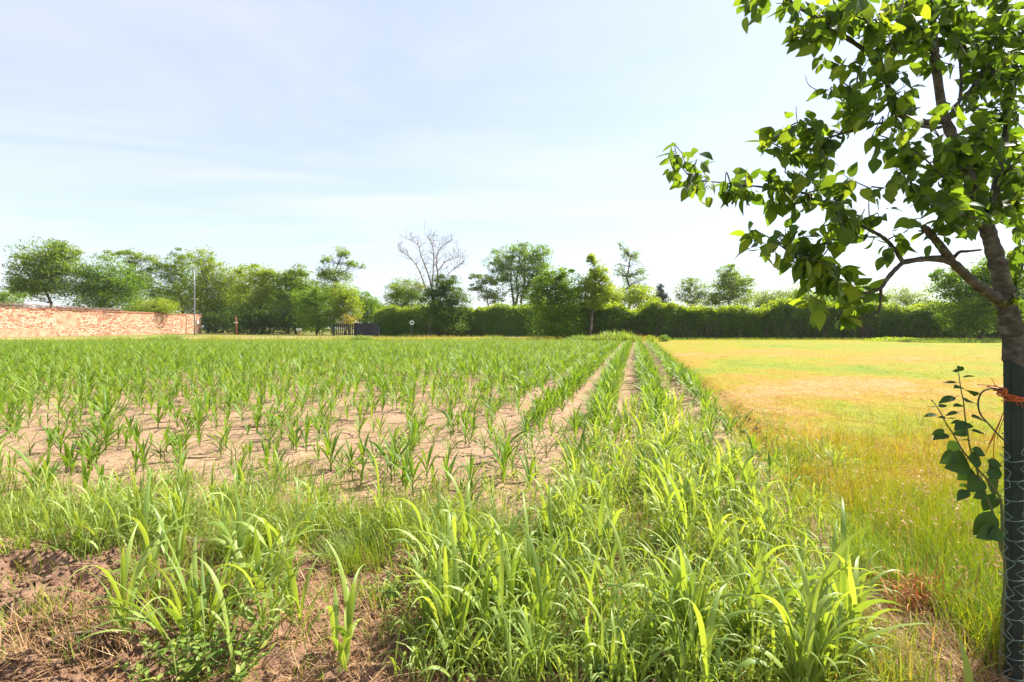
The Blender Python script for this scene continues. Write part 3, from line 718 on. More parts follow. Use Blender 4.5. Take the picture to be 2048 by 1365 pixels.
# ------------------------------------------------------------------ old wall
def old_wall():
    X0, Ya, Yb, Hh, T = -66.0, 44.0, 106.0, 3.82, 0.5
    root = thing('old_wall', 'long old wall of rubble stone and brick with patches of plaster', 'wall', (X0, Ya, 0))
    L = Yb - Ya
    b = MB(); v, f = box(-T / 2, L / 2, Hh / 2 - .1, T, L, Hh + .2); b.add(v, f); b.build('wall_core', M['mortar'], root, smooth=False)
    # one rubble stone: 12 quads' worth, slightly pillowed
    rng = np.random.default_rng(5)
    def stone_mesh(k):
        v = np.array([[x, y, z] for x in (0, 1) for y in (-.5, .5) for z in (-.5, .5)], float)
        v[4:, 1:] *= .86
        v += rng.normal(size=v.shape) * [.05, .06, .08]
        f = np.array([[4, 6, 7, 5], [0, 4, 5, 1], [2, 3, 7, 6], [0, 2, 6, 4], [1, 5, 7, 3]])
        return MB().add(v, f, 0.0).mesh('stone', M['brick'], False)
    protos = [stone_mesh(k) for k in range(6)]
    items = []
    z = .1
    while z < Hh - .22:
        h = rng.uniform(.13, .27)
        y = 0.2
        while y < L - 6:
            l = rng.uniform(.25, .75) if rng.random() < .7 else rng.uniform(.2, .3)
            pl = vn(np.array(y * .16), np.array(z * .55 + 7), 61) + .5 * vn(np.array(y * .5), np.array(z * 1.2), 62)
            if pl < .38 and rng.random() < .93:
                items.append((y + l / 2, z + h / 2 + rng.normal() * .012, l * .92, h * .84, rng.uniform(.03, .075)))
            y += l
        z += h
    # brick pier closing the far end: even courses
    pb = MB(); v, f = box(.03 - T / 2, L - 2.4, Hh / 2 - .05, T + .16, 4.8, Hh + .1); pb.add(v, f); pier = pb.build('end_pier', M['mortar'], root, smooth=False)
    z = .05
    row = 0
    while z < Hh - .1:
        y = L - 4.75 + (.27 if row % 2 else 0)
        while y < L - .2:
            items.append((y + .25, z + .11, .5, .19, .045 + .11))
            y += .54
        z += .225; row += 1
    def shown(it):
        yy = Ya + it[0]
        return (X0 / yy * F + HX) > -5
    vis = [it for it in items if shown(it)]
    vis.sort(key=lambda it: -(it[2] * it[3]) / (Ya + it[0]) ** 3)
    big = set(id(i) for i in vis[:300])
    rest = MB()
    pv = [np.array([tuple(q.co) for q in p.vertices]) for p in protos]
    pf = np.array([[4, 6, 7, 5], [0, 4, 5, 1], [2, 3, 7, 6], [0, 2, 6, 4], [1, 5, 7, 3]])
    for it in items:
        k = rng.integers(6)
        if id(it) in big:
            o = bpy.data.objects.new('stone', protos[k]); COL.objects.link(o); o.parent = root
            o.location = (-.01, it[0], it[1]); o.scale = (it[4], it[2], it[3])
        else:
            rest.add(pv[k] * (it[4], it[2], it[3]) + (-.01, it[0], it[1]), pf, rng.random())
    tag(rest.build('stones', M['brick'], root, False), kind='stuff')
    # coping: two courses of tile over the far half, crumbled towards the near end
    cp = MB()
    y = 0
    while y < L:
        w = rng.uniform(.3, .42)
        cp.add(*box(-T / 2 + rng.normal() * .015, y + w / 2, Hh + .07 + rng.normal() * .015, T + .22, w * .95, .13), rng.random())
        if y > 26: cp.add(*box(-T / 2, y + w / 2, Hh + .19 + rng.normal() * .012, T + .02, w * .93, .10), rng.random())
        y += w
    tag(cp.build('coping_tiles', M['tile'], root, False), kind='stuff')
    pl = MB(); pl.add(*box(.20, L - 1.2, 2.35, .03, .7, .62)); pl.build('wall_plate', M['white'], root, False)
    # dead creeper lying on the coping and hanging over it
    r2 = thing('dead_creeper', 'dead brown creeper sprawling along the top of the old wall', 'creeper', (X0, 58, Hh))
    vb = MB()
    for k in range(1500):
        y = rng.uniform(-14, 26); 
        amt = .5 + .5 * vn(np.array(y * .35), np.array(2.0), 77)
        if rng.random() > amt + .25: continue
        p0 = np.array([rng.uniform(-.5, .25), y, .15 + rng.random() * .3])
        if rng.random() < .33 and vn(np.array(y * .3), np.array(0.), 78) > .15:
            p2 = np.array([.15 + rng.random() * .12, y + rng.normal() * .6, -rng.uniform(.3, 1.5)])
        else:
            p2 = p0 + np.array([rng.normal() * .2, rng.normal() * 1.0, rng.normal() * .22 + .03])
        p1 = (p0 + p2) / 2 + np.array([.10, 0, .15])
        v, f = tube(spline([p0, p1, p2], 2), [.03, .026, .022, .016, .012], 3, False); vb.add(v, f)
    tag(vb.build('twigs', M['vine'], r2), kind='stuff')
old_wall()

# ------------------------------------------------------------------ pole, signs, gate, stake
def disc(mb, c, r, th, n=20):
    ang = np.arange(n) * 2 * math.pi / n
    rim = np.stack([np.cos(ang) * r, np.zeros(n), np.sin(ang) * r], 1)
    V = np.concatenate([rim + c + (0, -th / 2, 0), rim + c + (0, th / 2, 0)])
    i = np.arange(n); j = (i + 1) % n
    mb.add(V, [i[None, :], (i[::-1] + n)[None, :], np.stack([i, i + n, j + n, j], 1)])

def street_bits():
    p = at(389, HY, 84)
    r = thing('metal_pole', 'tall slim pale metal pole standing at the end of the old wall', 'pole', (p.x, p.y, 0))
    b = MB(); v, f = tube([(0, 0, -.1), (0, 0, 4), (0, 0, 8), (0, 0, 10.9)], [.105, .095, .08, .055], 10); b.add(v, f); b.build('shaft', M['pole'], r)
    b = MB(); b.add(*box(-.02, 0, 6.1, 1.15, .07, .09)); b.build('crossbar', M['white'], r, False)
    b = MB(); v, f = tube([(0, 0, 10.7), (-.2, -.1, 11.05), (-.5, -.2, 11.12)], [.05, .05, .06], 6); b.add(v, f); b.build('lamp_arm', M['pole'], r)
    # leaning red post with white plate
    p = at(473, HY, 86)
    r = thing('sign_post', 'leaning weathered red post with a small white plate near its top', 'sign', (p.x, p.y, 0))
    b = MB(); v, f = tube([(.1, 0, -.1), (-.02, 0, 1.4), (-.08, 0, 3.1)], [.10, .09, .085], 8); b.add(v, f); b.build('post', M['rust'], r)
    b = MB(); b.add(*box(0, -.13, 2.15, .58, .04, .24)); b.build('plate', M['white'], r, False)
    p = at(598, HY, 76)
    r = thing('board_sign', 'small white board on a short red stake before the shaded shrubs', 'sign', (p.x, p.y, 0))
    b = MB(); v, f = tube([(0, 0, -.1), (0, 0, .9)], [.045, .04], 8); b.add(v, f); b.build('stake', M['rust'], r)
    b = MB(); b.add(*box(0, -.06, 1.0, .82, .03, .30)); b.build('board', M['white'], r, False)
    b = MB(); b.add(*box(-.05, -.079, 1.0, .5, .004, .07)); b.build('print', plain_mat('faded_grey_print', (.42, .42, .44)), r, False)
    p = at(824, HY, 67)
    r = thing('round_sign', 'round white sign with a dark mark on a thin grey post', 'sign', (p.x, p.y, 0))
    b = MB(); v, f = tube([(0, 0, -.1), (0, 0, 1.65)], [.04, .04], 8); b.add(v, f); b.build('post', M['greypost'], r)
    b = MB(); disc(b, np.array([0, -.06, 1.94]), .31, .03, 24); b.build('disc', M['white'], r, False)
    b = MB()
    b.add(np.array([(-.15, -.08, 1.86), (.12, -.08, 1.84), (.16, -.08, 1.95), (.08, -.08, 2.05), (-.04, -.08, 2.06), (-.14, -.08, 1.97)]), np.arange(6)[None, :]); b.build('dark_mark', M['black'], r, False)
    p = at(901, HY, 60)
    r = MB(); r.add(*tube([(0, 0, -.05), (0, 0, .32)], [.09, .07], 8))
    o = r.build('marker_stake', M['orange']); o.location = (p.x, p.y, 0)
    tag(o, 'short orange marker stake in the dry verge right of the bare tree', 'stake')
    # gate of two leaves
    def gate_leaf(label, xa, xb, Ya, Yb, top, n, wfrac, name='metal_gate'):
        a = at(xa, HY, Ya); b_ = at(xb, HY, Yb)
        d = Vector((b_.x - a.x, b_.y - a.y, 0)); Lg = d.length; rz = math.atan2(d.y, d.x)
        g = thing(name, label, 'gate', (a.x, a.y, 0), rz, 'leaves of the grey gate')
        for z in (.35, top - .3):
            bb = MB(); bb.add(*box(Lg / 2, .05, z, Lg, .05, .09)); bb.build('rail', M['gate'], g, False)
        for xx in (0, Lg):
            bb = MB(); bb.add(*box(xx, 0.04, top / 2, .16, .16, top + .15)); bb.build('gate_post', M['gate'], g, False)
        me = MB().add(*box(0, 0, top / 2 + .06, Lg / n * wfrac, .035, top - .12)).mesh('slat', M['gate'], False)
        for k in range(n):
            s = bpy.data.objects.new('slat', me); COL.objects.link(s); s.parent = g
            s.location = ((k + .5) * Lg / n, -.02, 0)
    gate_leaf('left leaf of the grey gate, with open gaps between its slats', 667, 711, 76, 73, 1.9, 11, .55)
    gate_leaf('right leaf of the grey gate, with slats set close together', 712.5, 757, 73, 69, 1.9, 15, .86)
street_bits()

# ------------------------------------------------------------------ fruit tree
def ovate_leaf(L=1.0, W=0.62, curl=0.35, fold=0.22, k=6, tip=1.0):
    """Ovate leaf along +X with a short stalk, folded on the midrib; returns verts, faces."""
    t = np.linspace(0, 1, k + 1)
    w = np.sin(math.pi * t ** 0.75) ** 0.85 * W * .5 * (1 - .25 * t ** 4); w[0] = .015; w[-1] = .008
    x = t * L; z = -curl * L * t ** 2 * .55
    z0 = .0
    V = []
    for i in range(k + 1):
        V += [(x[i], -w[i], z[i] + fold * w[i]), (x[i], 0, z[i]), (x[i], w[i], z[i] + fold * w[i])]
    V += [(-.22, -.012, .06), (-.22, .012, .06)]
    f = []
    for i in range(k):
        a = i * 3
        f += [[a, a + 3, a + 4, a + 1], [a + 1, a + 4, a + 5, a + 2]]
    n = (k + 1) * 3
    f += [[n, 0, 2, n + 1]]
    return np.array(V), np.array(f)

def frames(d, nrm):
    d = d / (np.linalg.norm(d, axis=1)[:, None] + 1e-9)
    s = np.cross(nrm, d); s /= np.linalg.norm(s, axis=1)[:, None] + 1e-9
    n2 = np.cross(d, s)
    return np.stack([d, s, n2], -1)      # columns: x, y, z axes

def fruit_tree():
    D = 1.9
    base = at(2036, 742, D)
    foot = Vector((base.x + .01, D + .02, 0)); foot.z = gh(foot.x, foot.y) - .02
    root = thing('fruit_tree', 'leafy fruit tree behind the dark post at the right edge', 'tree', foot)
    fo = np.array(foot)
    P = lambda px, py, Y=D: np.array(at(px, py, Y)) - fo
    tb = MB(); skel = []
    def br(mb, pts, r0, r1, sides=9, per=5, knots=True, name=None):
        pp = spline(pts, per); n = len(pp)
        r = np.linspace(r0, r1, n) * (.92 if name is None else .80)
        if knots: r = r * (1 + .10 * RNG.normal(size=n).clip(-1, 1.5))
        v, f = tube(pp, r, sides); mb.add(v, f)
        skel.append(pp)
        if name: mb.build(name, M['trunk'], root)
        return pp
    # trunk
    br(tb, [(0, 0, -.05), (0.0, -.02, .35), P(2040, 800) * [1, 1, 1], P(2036, 742), P(2028, 690), P(2014, 610), P(2005, 565), P(1990, 510), P(1975, 460), P(1962, 425)], .050, .024, 14, 6)
    skel.pop(); skel.append(spline([P(2014, 610), P(1990, 510), P(1975, 460), P(1962, 425)], 6))
    tb.build('trunk', M['trunk'], root)
    B = lambda pts, r0, r1, s=8: br(MB(), pts, r0, r1, s, 5, True, 'branch')
    B([P(1966, 435), P(1945, 370, 1.88), P(1922, 310, 1.85), P(1900, 262, 1.84), P(1884, 215, 1.84), P(1871, 121, 1.82), P(1864, 40, 1.80), P(1858, -60, 1.8)], .027, .014)
    B([P(1974, 455), P(1980, 420, 1.92), P(1991, 377, 1.95), P(2005, 322, 2.0), P(2010, 282, 2.02), P(2018, 200, 2.05), P(2042, 90, 2.1), P(2070, -20, 2.1)], .020, .010)
    B([P(1890, 240, 1.84), P(1860, 246, 1.80), P(1831, 242, 1.77), P(1800, 228, 1.74), P(1781, 200, 1.72), P(1772, 161, 1.71), P(1742, 113, 1.70), P(1685, 70, 1.68), P(1630, 35, 1.66), P(1582, 5, 1.65), P(1540, -20, 1.65)], .017, .005)
    B([P(2014, 612), P(1985, 592, 1.86), P(1955, 571, 1.82), P(1928, 547, 1.80), P(1901, 523, 1.78), P(1875, 518, 1.77), P(1842, 519, 1.76), P(1806, 525, 1.75)], .025, .011)
    B([P(1806, 525, 1.75), P(1789, 499, 1.74), P(1768, 477, 1.74), P(1741, 461, 1.74), P(1698, 440, 1.73), P(1652, 414, 1.72), P(1619, 390, 1.71), P(1570, 380, 1.71), P(1520, 374, 1.70), P(1447, 366, 1.69), P(1388, 358, 1.68), P(1358, 328, 1.68)], .009, .0018)
    B([P(1806, 525, 1.75), P(1789, 541, 1.73), P(1773, 560, 1.72), P(1762, 576, 1.71), P(1735, 586, 1.70), P(1693, 584, 1.68), P(1660, 565, 1.67), P(1640, 548, 1.66), P(1599, 520, 1.66), P(1548, 482, 1.65), P(1515, 463, 1.65)], .010, .002)
    B([P(1762, 577, 1.71), P(1761, 600, 1.71), P(1757, 622, 1.70), P(1735, 634, 1.69), P(1705, 640, 1.68), P(1650, 638, 1.67)], .006, .0015, 6)
    B([P(1903, 524, 1.78), P(1890, 505, 1.76), P(1875, 485, 1.75), P(1858, 466, 1.74), P(1846, 453, 1.73)], .018, .013)
    B([P(1905, 520, 1.79), P(1918, 505, 1.76), P(1935, 503, 1.73), P(1963, 500, 1.72)], .008, .004, 6)
    B([P(1890, 252, 1.84), P(1868, 256, 1.78), P(1813, 249, 1.74), P(1758, 247, 1.72), P(1700, 263, 1.70), P(1655, 276, 1.69), P(1610, 285, 1.68), P(1578, 305, 1.68), P(1570, 345, 1.68)], .008, .002, 6)
    B([P(1640, 278, 1.69), P(1605, 262, 1.68), P(1594, 240, 1.68), P(1592, 212, 1.68)], .003, .0012, 5)
    B([P(1706, 240, 1.70), P(1681, 198, 1.68), P(1655, 190, 1.67), P(1630, 179, 1.67), P(1616, 168, 1.67), P(1611, 152, 1.67)], .003, .001, 5)
    B([P(1720, 190, 1.70), P(1681, 161, 1.68), P(1665, 143, 1.68), P(1650, 122, 1.68)], .003, .001, 5)
    B([P(1925, 390, 1.86), P(1900, 365, 1.80), P(1879, 348, 1.78), P(1842, 311, 1.74), P(1800, 285, 1.72), P(1758, 271, 1.71)], .006, .002, 6)
    B([P(1930, 470, 1.86), P(1890, 440, 1.78), P(1864, 414, 1.76), P(1835, 385, 1.74), P(1812, 358, 1.72)], .006, .002, 6)
    B([P(1741, 462, 1.74), P(1738, 425, 1.73), P(1738, 395, 1.72), P(1743, 374, 1.72)], .003, .001, 5)
    B([P(1895, 235, 1.84), P(1918, 205, 1.88), P(1922, 160, 1.92), P(1921, 110, 1.94), P(1935, 30, 1.96)], .009, .004, 6)
    B([P(1905, 218, 1.86), P(1940, 180, 1.95), P(1975, 130, 2.0), P(2000, 60, 2.05), P(2010, -30, 2.08)], .008, .003, 6)
    B([P(1870, 110, 1.82), P(1835, 60, 1.76), P(1810, 20, 1.72), P(1795, -30, 1.7)], .009, .004, 6)
    B([P(1866, 60, 1.81), P(1905, 20, 1.85), P(1935, -30, 1.88)], .009, .004, 6)
    B([P(1772, 161, 1.71), P(1760, 110, 1.66), P(1740, 60, 1.62), P(1715, 10, 1.6)], .005, .002, 6)
    B([P(2003, 320, 2.0), P(1975, 290, 1.9), P(1950, 270, 1.8), P(1920, 255, 1.72)], .006, .002, 6)
    B([P(1995, 365, 1.96), P(2025, 330, 1.9), P(2050, 300, 1.86)], .007, .003, 6)
    B([P(1985, 425, 1.93), P(2010, 400, 1.95), P(2040, 365, 2.0)], .007, .003, 6)
    B([P(2020, 625), P(2035, 560, 2.0), P(2050, 500, 2.05), P(2055, 440, 2.1)], .014, .006, 7)
    B([P(1970, 450), P(1945, 435, 1.80), P(1920, 430, 1.70), P(1900, 440, 1.62)], .006, .003, 6)
    SK = np.concatenate(skel)
    SKpx = SK + fo
    skp = np.stack([HX + SKpx[:, 0] / SKpx[:, 1] * F, HY - (SKpx[:, 2] - CAM_H) / SKpx[:, 1] * F], 1)
    blobs = [(1350, 330, 26, 22, 14), (1400, 365, 24, 18, 10), (1480, 372, 34, 20, 16), (1362, 345, 32, 36, 22), (1385, 385, 24, 26, 12), (1440, 378, 50, 26, 26), (1525, 375, 42, 32, 30), (1600, 395, 45, 42, 46), (1660, 370, 42, 42, 44),
             (1600, 262, 44, 44, 40), (1560, 300, 36, 30, 22), (1650, 270, 36, 26, 24), (1685, 205, 36, 36, 28), (1735, 200, 34, 40, 28),
             (1600, 45, 52, 34, 34), (1540, 10, 50, 18, 20), (1480, 8, 34, 18, 14), (1640, 85, 46, 36, 30), (1720, 110, 44, 36, 30), (1700, 30, 70, 36, 60),
             (1790, 50, 70, 44, 75), (1870, 40, 70, 50, 85), (1960, 50, 80, 60, 120), (2030, 110, 46, 80, 70), (1955, 135, 60, 40, 60), (1830, 110, 46, 30, 34), (1985, 195, 60, 40, 52),
             (1780, 290, 46, 30, 30), (1820, 320, 40, 40, 34), (1835, 262, 30, 18, 8), (1850, 400, 44, 44, 46), (1900, 340, 46, 46, 46), (1945, 300, 60, 50, 70), (2005, 270, 50, 50, 52),
             (1960, 380, 50, 44, 46), (2020, 400, 44, 50, 46), (2035, 480, 34, 50, 36), (1930, 440, 44, 36, 34), (1860, 470, 30, 26, 14), (2030, 330, 36, 40, 36),
             (1548, 480, 40, 36, 34), (1600, 500, 40, 36, 40), (1650, 480, 50, 44, 52), (1700, 470, 42, 34, 34), (1640, 555, 52, 34, 52), (1690, 560, 42, 40, 44),
             (1650, 610, 30, 18, 14), (1715, 605, 40, 26, 26), (1742, 410, 26, 40, 14), (1775, 500, 28, 26, 12), (1700, 340, 26, 26, 14), (1800, 215, 24, 30, 14), (1800, 160, 30, 24, 12), (2040, 560, 26, 40, 16), (2045, 620, 20, 34, 10)]
    rng = np.random.default_rng(21)
    pos, dirs, sizes = [], [], []
    twb = MB()
    for cx, cy, rx, ry, n in blobs:
        n = int(n * (1.75 if (cx > 1780 and cy < 260) or (cx > 1890 and cy < 460) else 1.25)); nt_ = max(2, n // 6)
        for k in range(nt_):
            a = rng.uniform(0, 2 * math.pi); rr = math.sqrt(rng.random())
            tx, ty = cx + rx * rr * math.cos(a), cy + ry * rr * math.sin(a)
            d = np.hypot(skp[:, 0] - tx, skp[:, 1] - ty) + rng.random(len(skp)) * 14
            i = int(np.argmin(d)); st = SK[i]
            Yt = SKpx[i, 1] + rng.normal() * .10 - .03
            en = np.array(at(tx, ty, Yt)) - fo
            L = np.linalg.norm(en - st)
            mid = (st + en) / 2 + rng.normal(size=3) * L * .12 + np.array([0, 0, .12 * L])
            tw = spline([st, mid, en], 5)
            v, f = tube(tw, np.linspace(.0028, .0011, len(tw)), 4, False); twb.add(v, f)
            m = max(3, int(round(n / nt_)))
            td = (en - st) / (L + 1e-6)
            for q in range(m):
                tt = .35 + .65 * (q + rng.random() * .6) / m
                p = tw[min(len(tw) - 1, int(tt * (len(tw) - 1)))] + rng.normal(size=3) * .012
                dd = td * .55 + rng.normal(size=3) * .95 + np.array([-.15, 0, -.85])
                pos.append(p); dirs.append(dd); sizes.append(rng.uniform(.034, .066) * (0.85 if cx < 1480 else 1))
    tag(twb.build('twigs', M['trunk'], root), kind='stuff')
    pos, dirs, sizes = np.array(pos), np.array(dirs), np.array(sizes)
    dn = dirs / np.linalg.norm(dirs, axis=1)[:, None]
    nr = rng.normal(size=(len(pos), 3)) * .75 + np.array([.25, .1, .8])
    FR = frames(dn, nr)
    pos = pos + dn * sizes[:, None] * .22
    var = [ovate_leaf(1, w, c, f) for w, c, f in ((.62, .3, .2), (.56, .6, .3), (.68, .15, .25), (.6, .8, .15), (.64, -.2, .3))]
    wp = pos + fo
    px = HX + wp[:, 0] / wp[:, 1] * F; py = HY - (wp[:, 2] - CAM_H) / wp[:, 1] * F
    inside = (px > 0) & (px < 2048) & (py > 0) & (py < 1365)
    order = np.argsort(-(sizes / wp[:, 1]) * inside)
    meshes = [MB().add(v, f, .5).mesh('leaf', M['fruit_leaf']) for v, f in var]
    rest = MB()
    for r_, i in enumerate(order):
        k = int(rng.integers(5))
        Mx = FR[i] * sizes[i]
        if r_ < 300:
            o = bpy.data.objects.new('leaf', meshes[k]); COL.objects.link(o); o.parent = root
            m4 = Matrix([[*Mx[0], pos[i][0]], [*Mx[1], pos[i][1]], [*Mx[2], pos[i][2]], [0, 0, 0, 1]])
            o.matrix_local = m4
        else:
            v, f = var[k]
            rest.add(v @ Mx.T + pos[i], f, float(np.clip(rng.normal(.5, .3), 0, 1)))
    tag(rest.build('leaves', M['fruit_leaf'], root), kind='stuff')
fruit_tree()

# ------------------------------------------------------------------ post, wire fence, cable, twine, sapling
def fence_corner():
    Yp, w, c = 1.75, .019, .005
    th = R(-15.5); cs, sn = math.cos(th), math.sin(th)
    prof = np.array([(-w, -w + c), (-w + c, -w), (w - c, -w), (w, -w + c), (w, w - c), (w - c, w), (-w + c, w), (-w, w - c)])
    rot = prof @ np.array([[cs, sn], [-sn, cs]])
    px, py_ = max((2009 - HX) / F * (Yp + r_[1]) - r_[0] for r_ in rot), Yp
    root = thing('fence_post', 'dark green fence post at the right edge before the tree trunk', 'post', (px, py_, 0), th)
    zt = CAM_H + (HY - 721) * Yp / F
    tops = zt - (prof[:, 0] + w) * .7
    V = np.concatenate([np.c_[prof, np.full(8, -.1)], np.c_[prof * 1.06, np.full(8, .75)], np.c_[prof * 1.16, tops]])
    i = np.arange(8); j = (i + 1) % 8
    q = np.concatenate([np.stack([i, j, j + 8, i + 8], 1), np.stack([i + 8, j + 8, j + 16, i + 16], 1)])
    MB().add(V, [q, (i + 16)[None, :]]).build('shaft', M['post'], root, False)
    # chain-link: zigzag wires woven across the front of the post, cut ends standing out on its left
    fr = thing('wire_fence', 'green chain-link wire fence fastened across the dark post', 'fence', (px, py_, 0), th)
    wb = MB(); cell = .052; top = CAM_H + (HY - 880) * (Yp - .03) / F
    rng = np.random.default_rng(8)
    yf = -w * 1.1 - .006
    for k in range(5):
        x0 = -.048 + k * cell * .78 + rng.normal() * .004
        pts = []; n = int(top / cell * 2) + 1
        for q in range(n + 1):
            z = q * cell * .5 + (k % 2) * cell * .25
            if z > top - .012 * (k == 0): break
            pts.append((x0 + (cell * .46 if (q + k) % 2 else 0) + rng.normal() * .007, yf - .005 * ((q + k) % 2) - .018 * abs(math.sin(k * 1.3 + z * 5)) + rng.normal() * .002, z))
        v, f = tube(spline(pts, 2), .0013, 5); wb.add(v, f)
    for k in range(12):   # loose bulging loops of the cut edge
        z = .05 + k * (top - .05) / 12
        pts = [(-.052 + rng.normal() * .008, yf + .012, z + .01 + rng.normal() * .012), (-.035, yf - .008, z - .008), (-.012, yf - .022, z - .004), (.02, yf - .03, z + .012), (.05, yf - .012, z + .035), (.12, yf, z + .03)]
        v, f = tube(spline(pts, 4), .0016, 5); wb.add(v, f)
    tag(wb.build('wire_mesh', M['wire'], fr), kind='stuff')
    tw = MB(); v, f = tube(spline([(-.022, .02, top + .01), (-.03, -.01, top + .016), (-.038, -.02, top - .008), (-.03, -.012, top - .025), (-.022, .02, top - .04)], 5), .0022, 6); tw.add(v, f)
    tw.build('tie_wire', M['cable'], fr)
    # black cable loop
    C = lambda x, y, Y=1.71: at(x, y, Y)
    cb = MB(); v, f = tube(spline([C(2007, 782, 1.70), C(1998, 779), C(1980, 778), C(1964, 785), C(1957, 800), C(1957, 817), C(1963, 832), C(1975, 846), C(1990, 863), C(2006, 879), C(2014, 888, 1.70)], 5), .0026, 8); cb.add(v, f)
    o = cb.build('cable', M['cable']); tag(o, 'black cable looping out from the orange twine on the dark post', 'cable')
    # orange twine round the post with knot and frayed ends
    tr = thing('baler_twine', 'frayed orange twine knotted round the dark post', 'twine', (px, py_, 0), th)
    zt2 = CAM_H + (HY - 793) * 1.73 / F
    lo = lambda X, Y_, Z: ((X - px) * cs + (Y_ - py_) * sn, -(X - px) * sn + (Y_ - py_) * cs, Z)
    rb = MB()
    for k in range(5):
        ring = [(-.05, .03), (-.052, -.02), (-.03, -.05), (.03, -.05), (.052, -.02), (.052, .03), (0, .052), (-.05, .03)]
        ring = [(x * .50, y * .50) for x, y in ring]
        pts = [(x * (1 + .05 * rng.random()), y * (1 + .03 * rng.random()), zt2 + (k - 2) * .0035 + .003 * rng.normal() - .006 * i_ * (i_ < 4) * .5) for i_, (x, y) in enumerate(ring)]
        v, f = tube(spline(pts, 3), .0026, 5); rb.add(v, f)
    rb.build('wrap', M['twine'], tr)
    kb = MB(); kp = at(2005, 783, 1.72)
    for k in range(7):
        d = rng.normal(size=3) * .008
        v, f = tube(spline([np.array(lo(*kp)) + rng.normal(size=3) * .008 for _ in range(5)], 4), .003, 5); kb.add(v, f)
    kb.build('knot', M['twine'], tr)
    eb = MB()
    for (xa, ya, xb, yb, xc, yc) in [(2004, 778, 1992, 772, 1982, 756), (2004, 779, 1990, 772, 1973, 774), (2004, 779, 1985, 776, 1972, 774), (2004, 776, 1975, 771, 1954, 770), (2007, 826, 1996, 850, 1978, 890), (2008, 822, 1994, 860, 1972, 905), (2008, 835, 1999, 860, 1994, 880), (2008, 822, 1990, 870, 1987, 920), (2003, 800, 2006, 803, 2010, 806), (2015, 796, 2030, 802, 2036, 812), (2025, 797, 2040, 804, 2045, 815), (2012, 797, 2009, 802, 2006, 805)]:
        v, f = tube(spline([lo(*at(xa, ya, 1.715)), lo(*at(xb, yb, 1.71)), lo(*at(xc, yc, 1.72))], 4), [.0013] * 9, 4); eb.add(v, f)
    eb.build('frayed_ends', M['twine'], tr)

    # poplar sapling
    Ys = 1.74
    fp = at(2008, 1110, Ys); foot = np.array([fp.x, fp.y + .02, gh(fp.x, fp.y)])
    sp = thing('sapling', 'young sapling with two leafy stems growing against the dark post', 'sapling', foot)
    Q = lambda px_, py2, Y=Ys: np.array(at(px_, py2, Y)) - foot
    st = [[(0, 0, -.02), Q(2010, 1150), Q(2000, 1090), Q(1990, 1040), Q(1976, 1000), Q(1962, 966), Q(1952, 934), Q(1945, 912), Q(1939, 892), Q(1935, 864), Q(1930, 834), Q(1927, 805), Q(1922, 780), Q(1917, 746)],
          [Q(2004, 1100), Q(2004, 1020), Q(1997, 990), Q(1981, 968), Q(1962, 946), Q(1939, 919), Q(1924, 899), Q(1907, 869), Q(1892, 847), Q(1882, 827), Q(1867, 804)]]
    for s_ in st:
        pp = spline(s_, 4); b = MB(); v, f = tube(pp, np.linspace(.0045, .0014, len(pp)), 7); b.add(v, f); b.build('stem', plain_mat('green_brown_stem', (.12, .10, .045), .7, scale=30, col2=(.10, .13, .05)), sp)
    o1, s1 = (1848, 740), 6.825; o2, s2 = (1848, 920), 6.205
    LV = [(525, 105, 700, 75, .4), (450, 178, 245, 165, .35), (520, 245, 420, 230, .4), (545, 270, 710, 318, .4), (430, 375, 195, 440, .4), (575, 440, 740, 435, .4), (530, 490, 405, 485, .4), (470, 580, 285, 615, .4),
          (655, 645, 905, 710, .4), (500, 705, 350, 725, .45), (625, 735, 425, 795, .4), (590, 830, 410, 880, .6), (650, 835, 860, 870, .4), (640, 970, 450, 945, .4), (650, 1080, 860, 1170, .7), (600, 1190, 840, 1280, .6),
          (155, 515, 15, 490, .35), (200, 510, 320, 475, .45), (170, 615, 0, 625, .3), (300, 660, 185, 640, .45), (310, 670, 420, 655, .35), (270, 815, 105, 900, .6), (330, 885, 125, 935, .4), (455, 985, 325, 1110, 1.0), (435, 1130, 235, 1280, .5), (580, 1215, 345, 1340, .5),
          (480, 25, 430, -45, .3), (480, 20, 535, -60, .3), (480, 10, 480, -70, .3), (475, 20, 385, 10, .5), (120, 440, 95, 400, .4), (860, 1240, 1080, 1320, .7)]
    LV2 = [(590, 110, 430, 250, .95), (700, 210, 560, 400, .9), (800, 130, 980, 60, .6), (770, 160, 970, 230, .5), (770, 250, 970, 390, .8), (760, 400, 640, 470, .6), (850, 420, 760, 650, .85), (830, 640, 650, 960, .85), (870, 840, 690, 970, .55), (965, 890, 825, 970, .6), (520, 300, 440, 340, .5), (540, 380, 420, 490, .35)]
    lm = {}
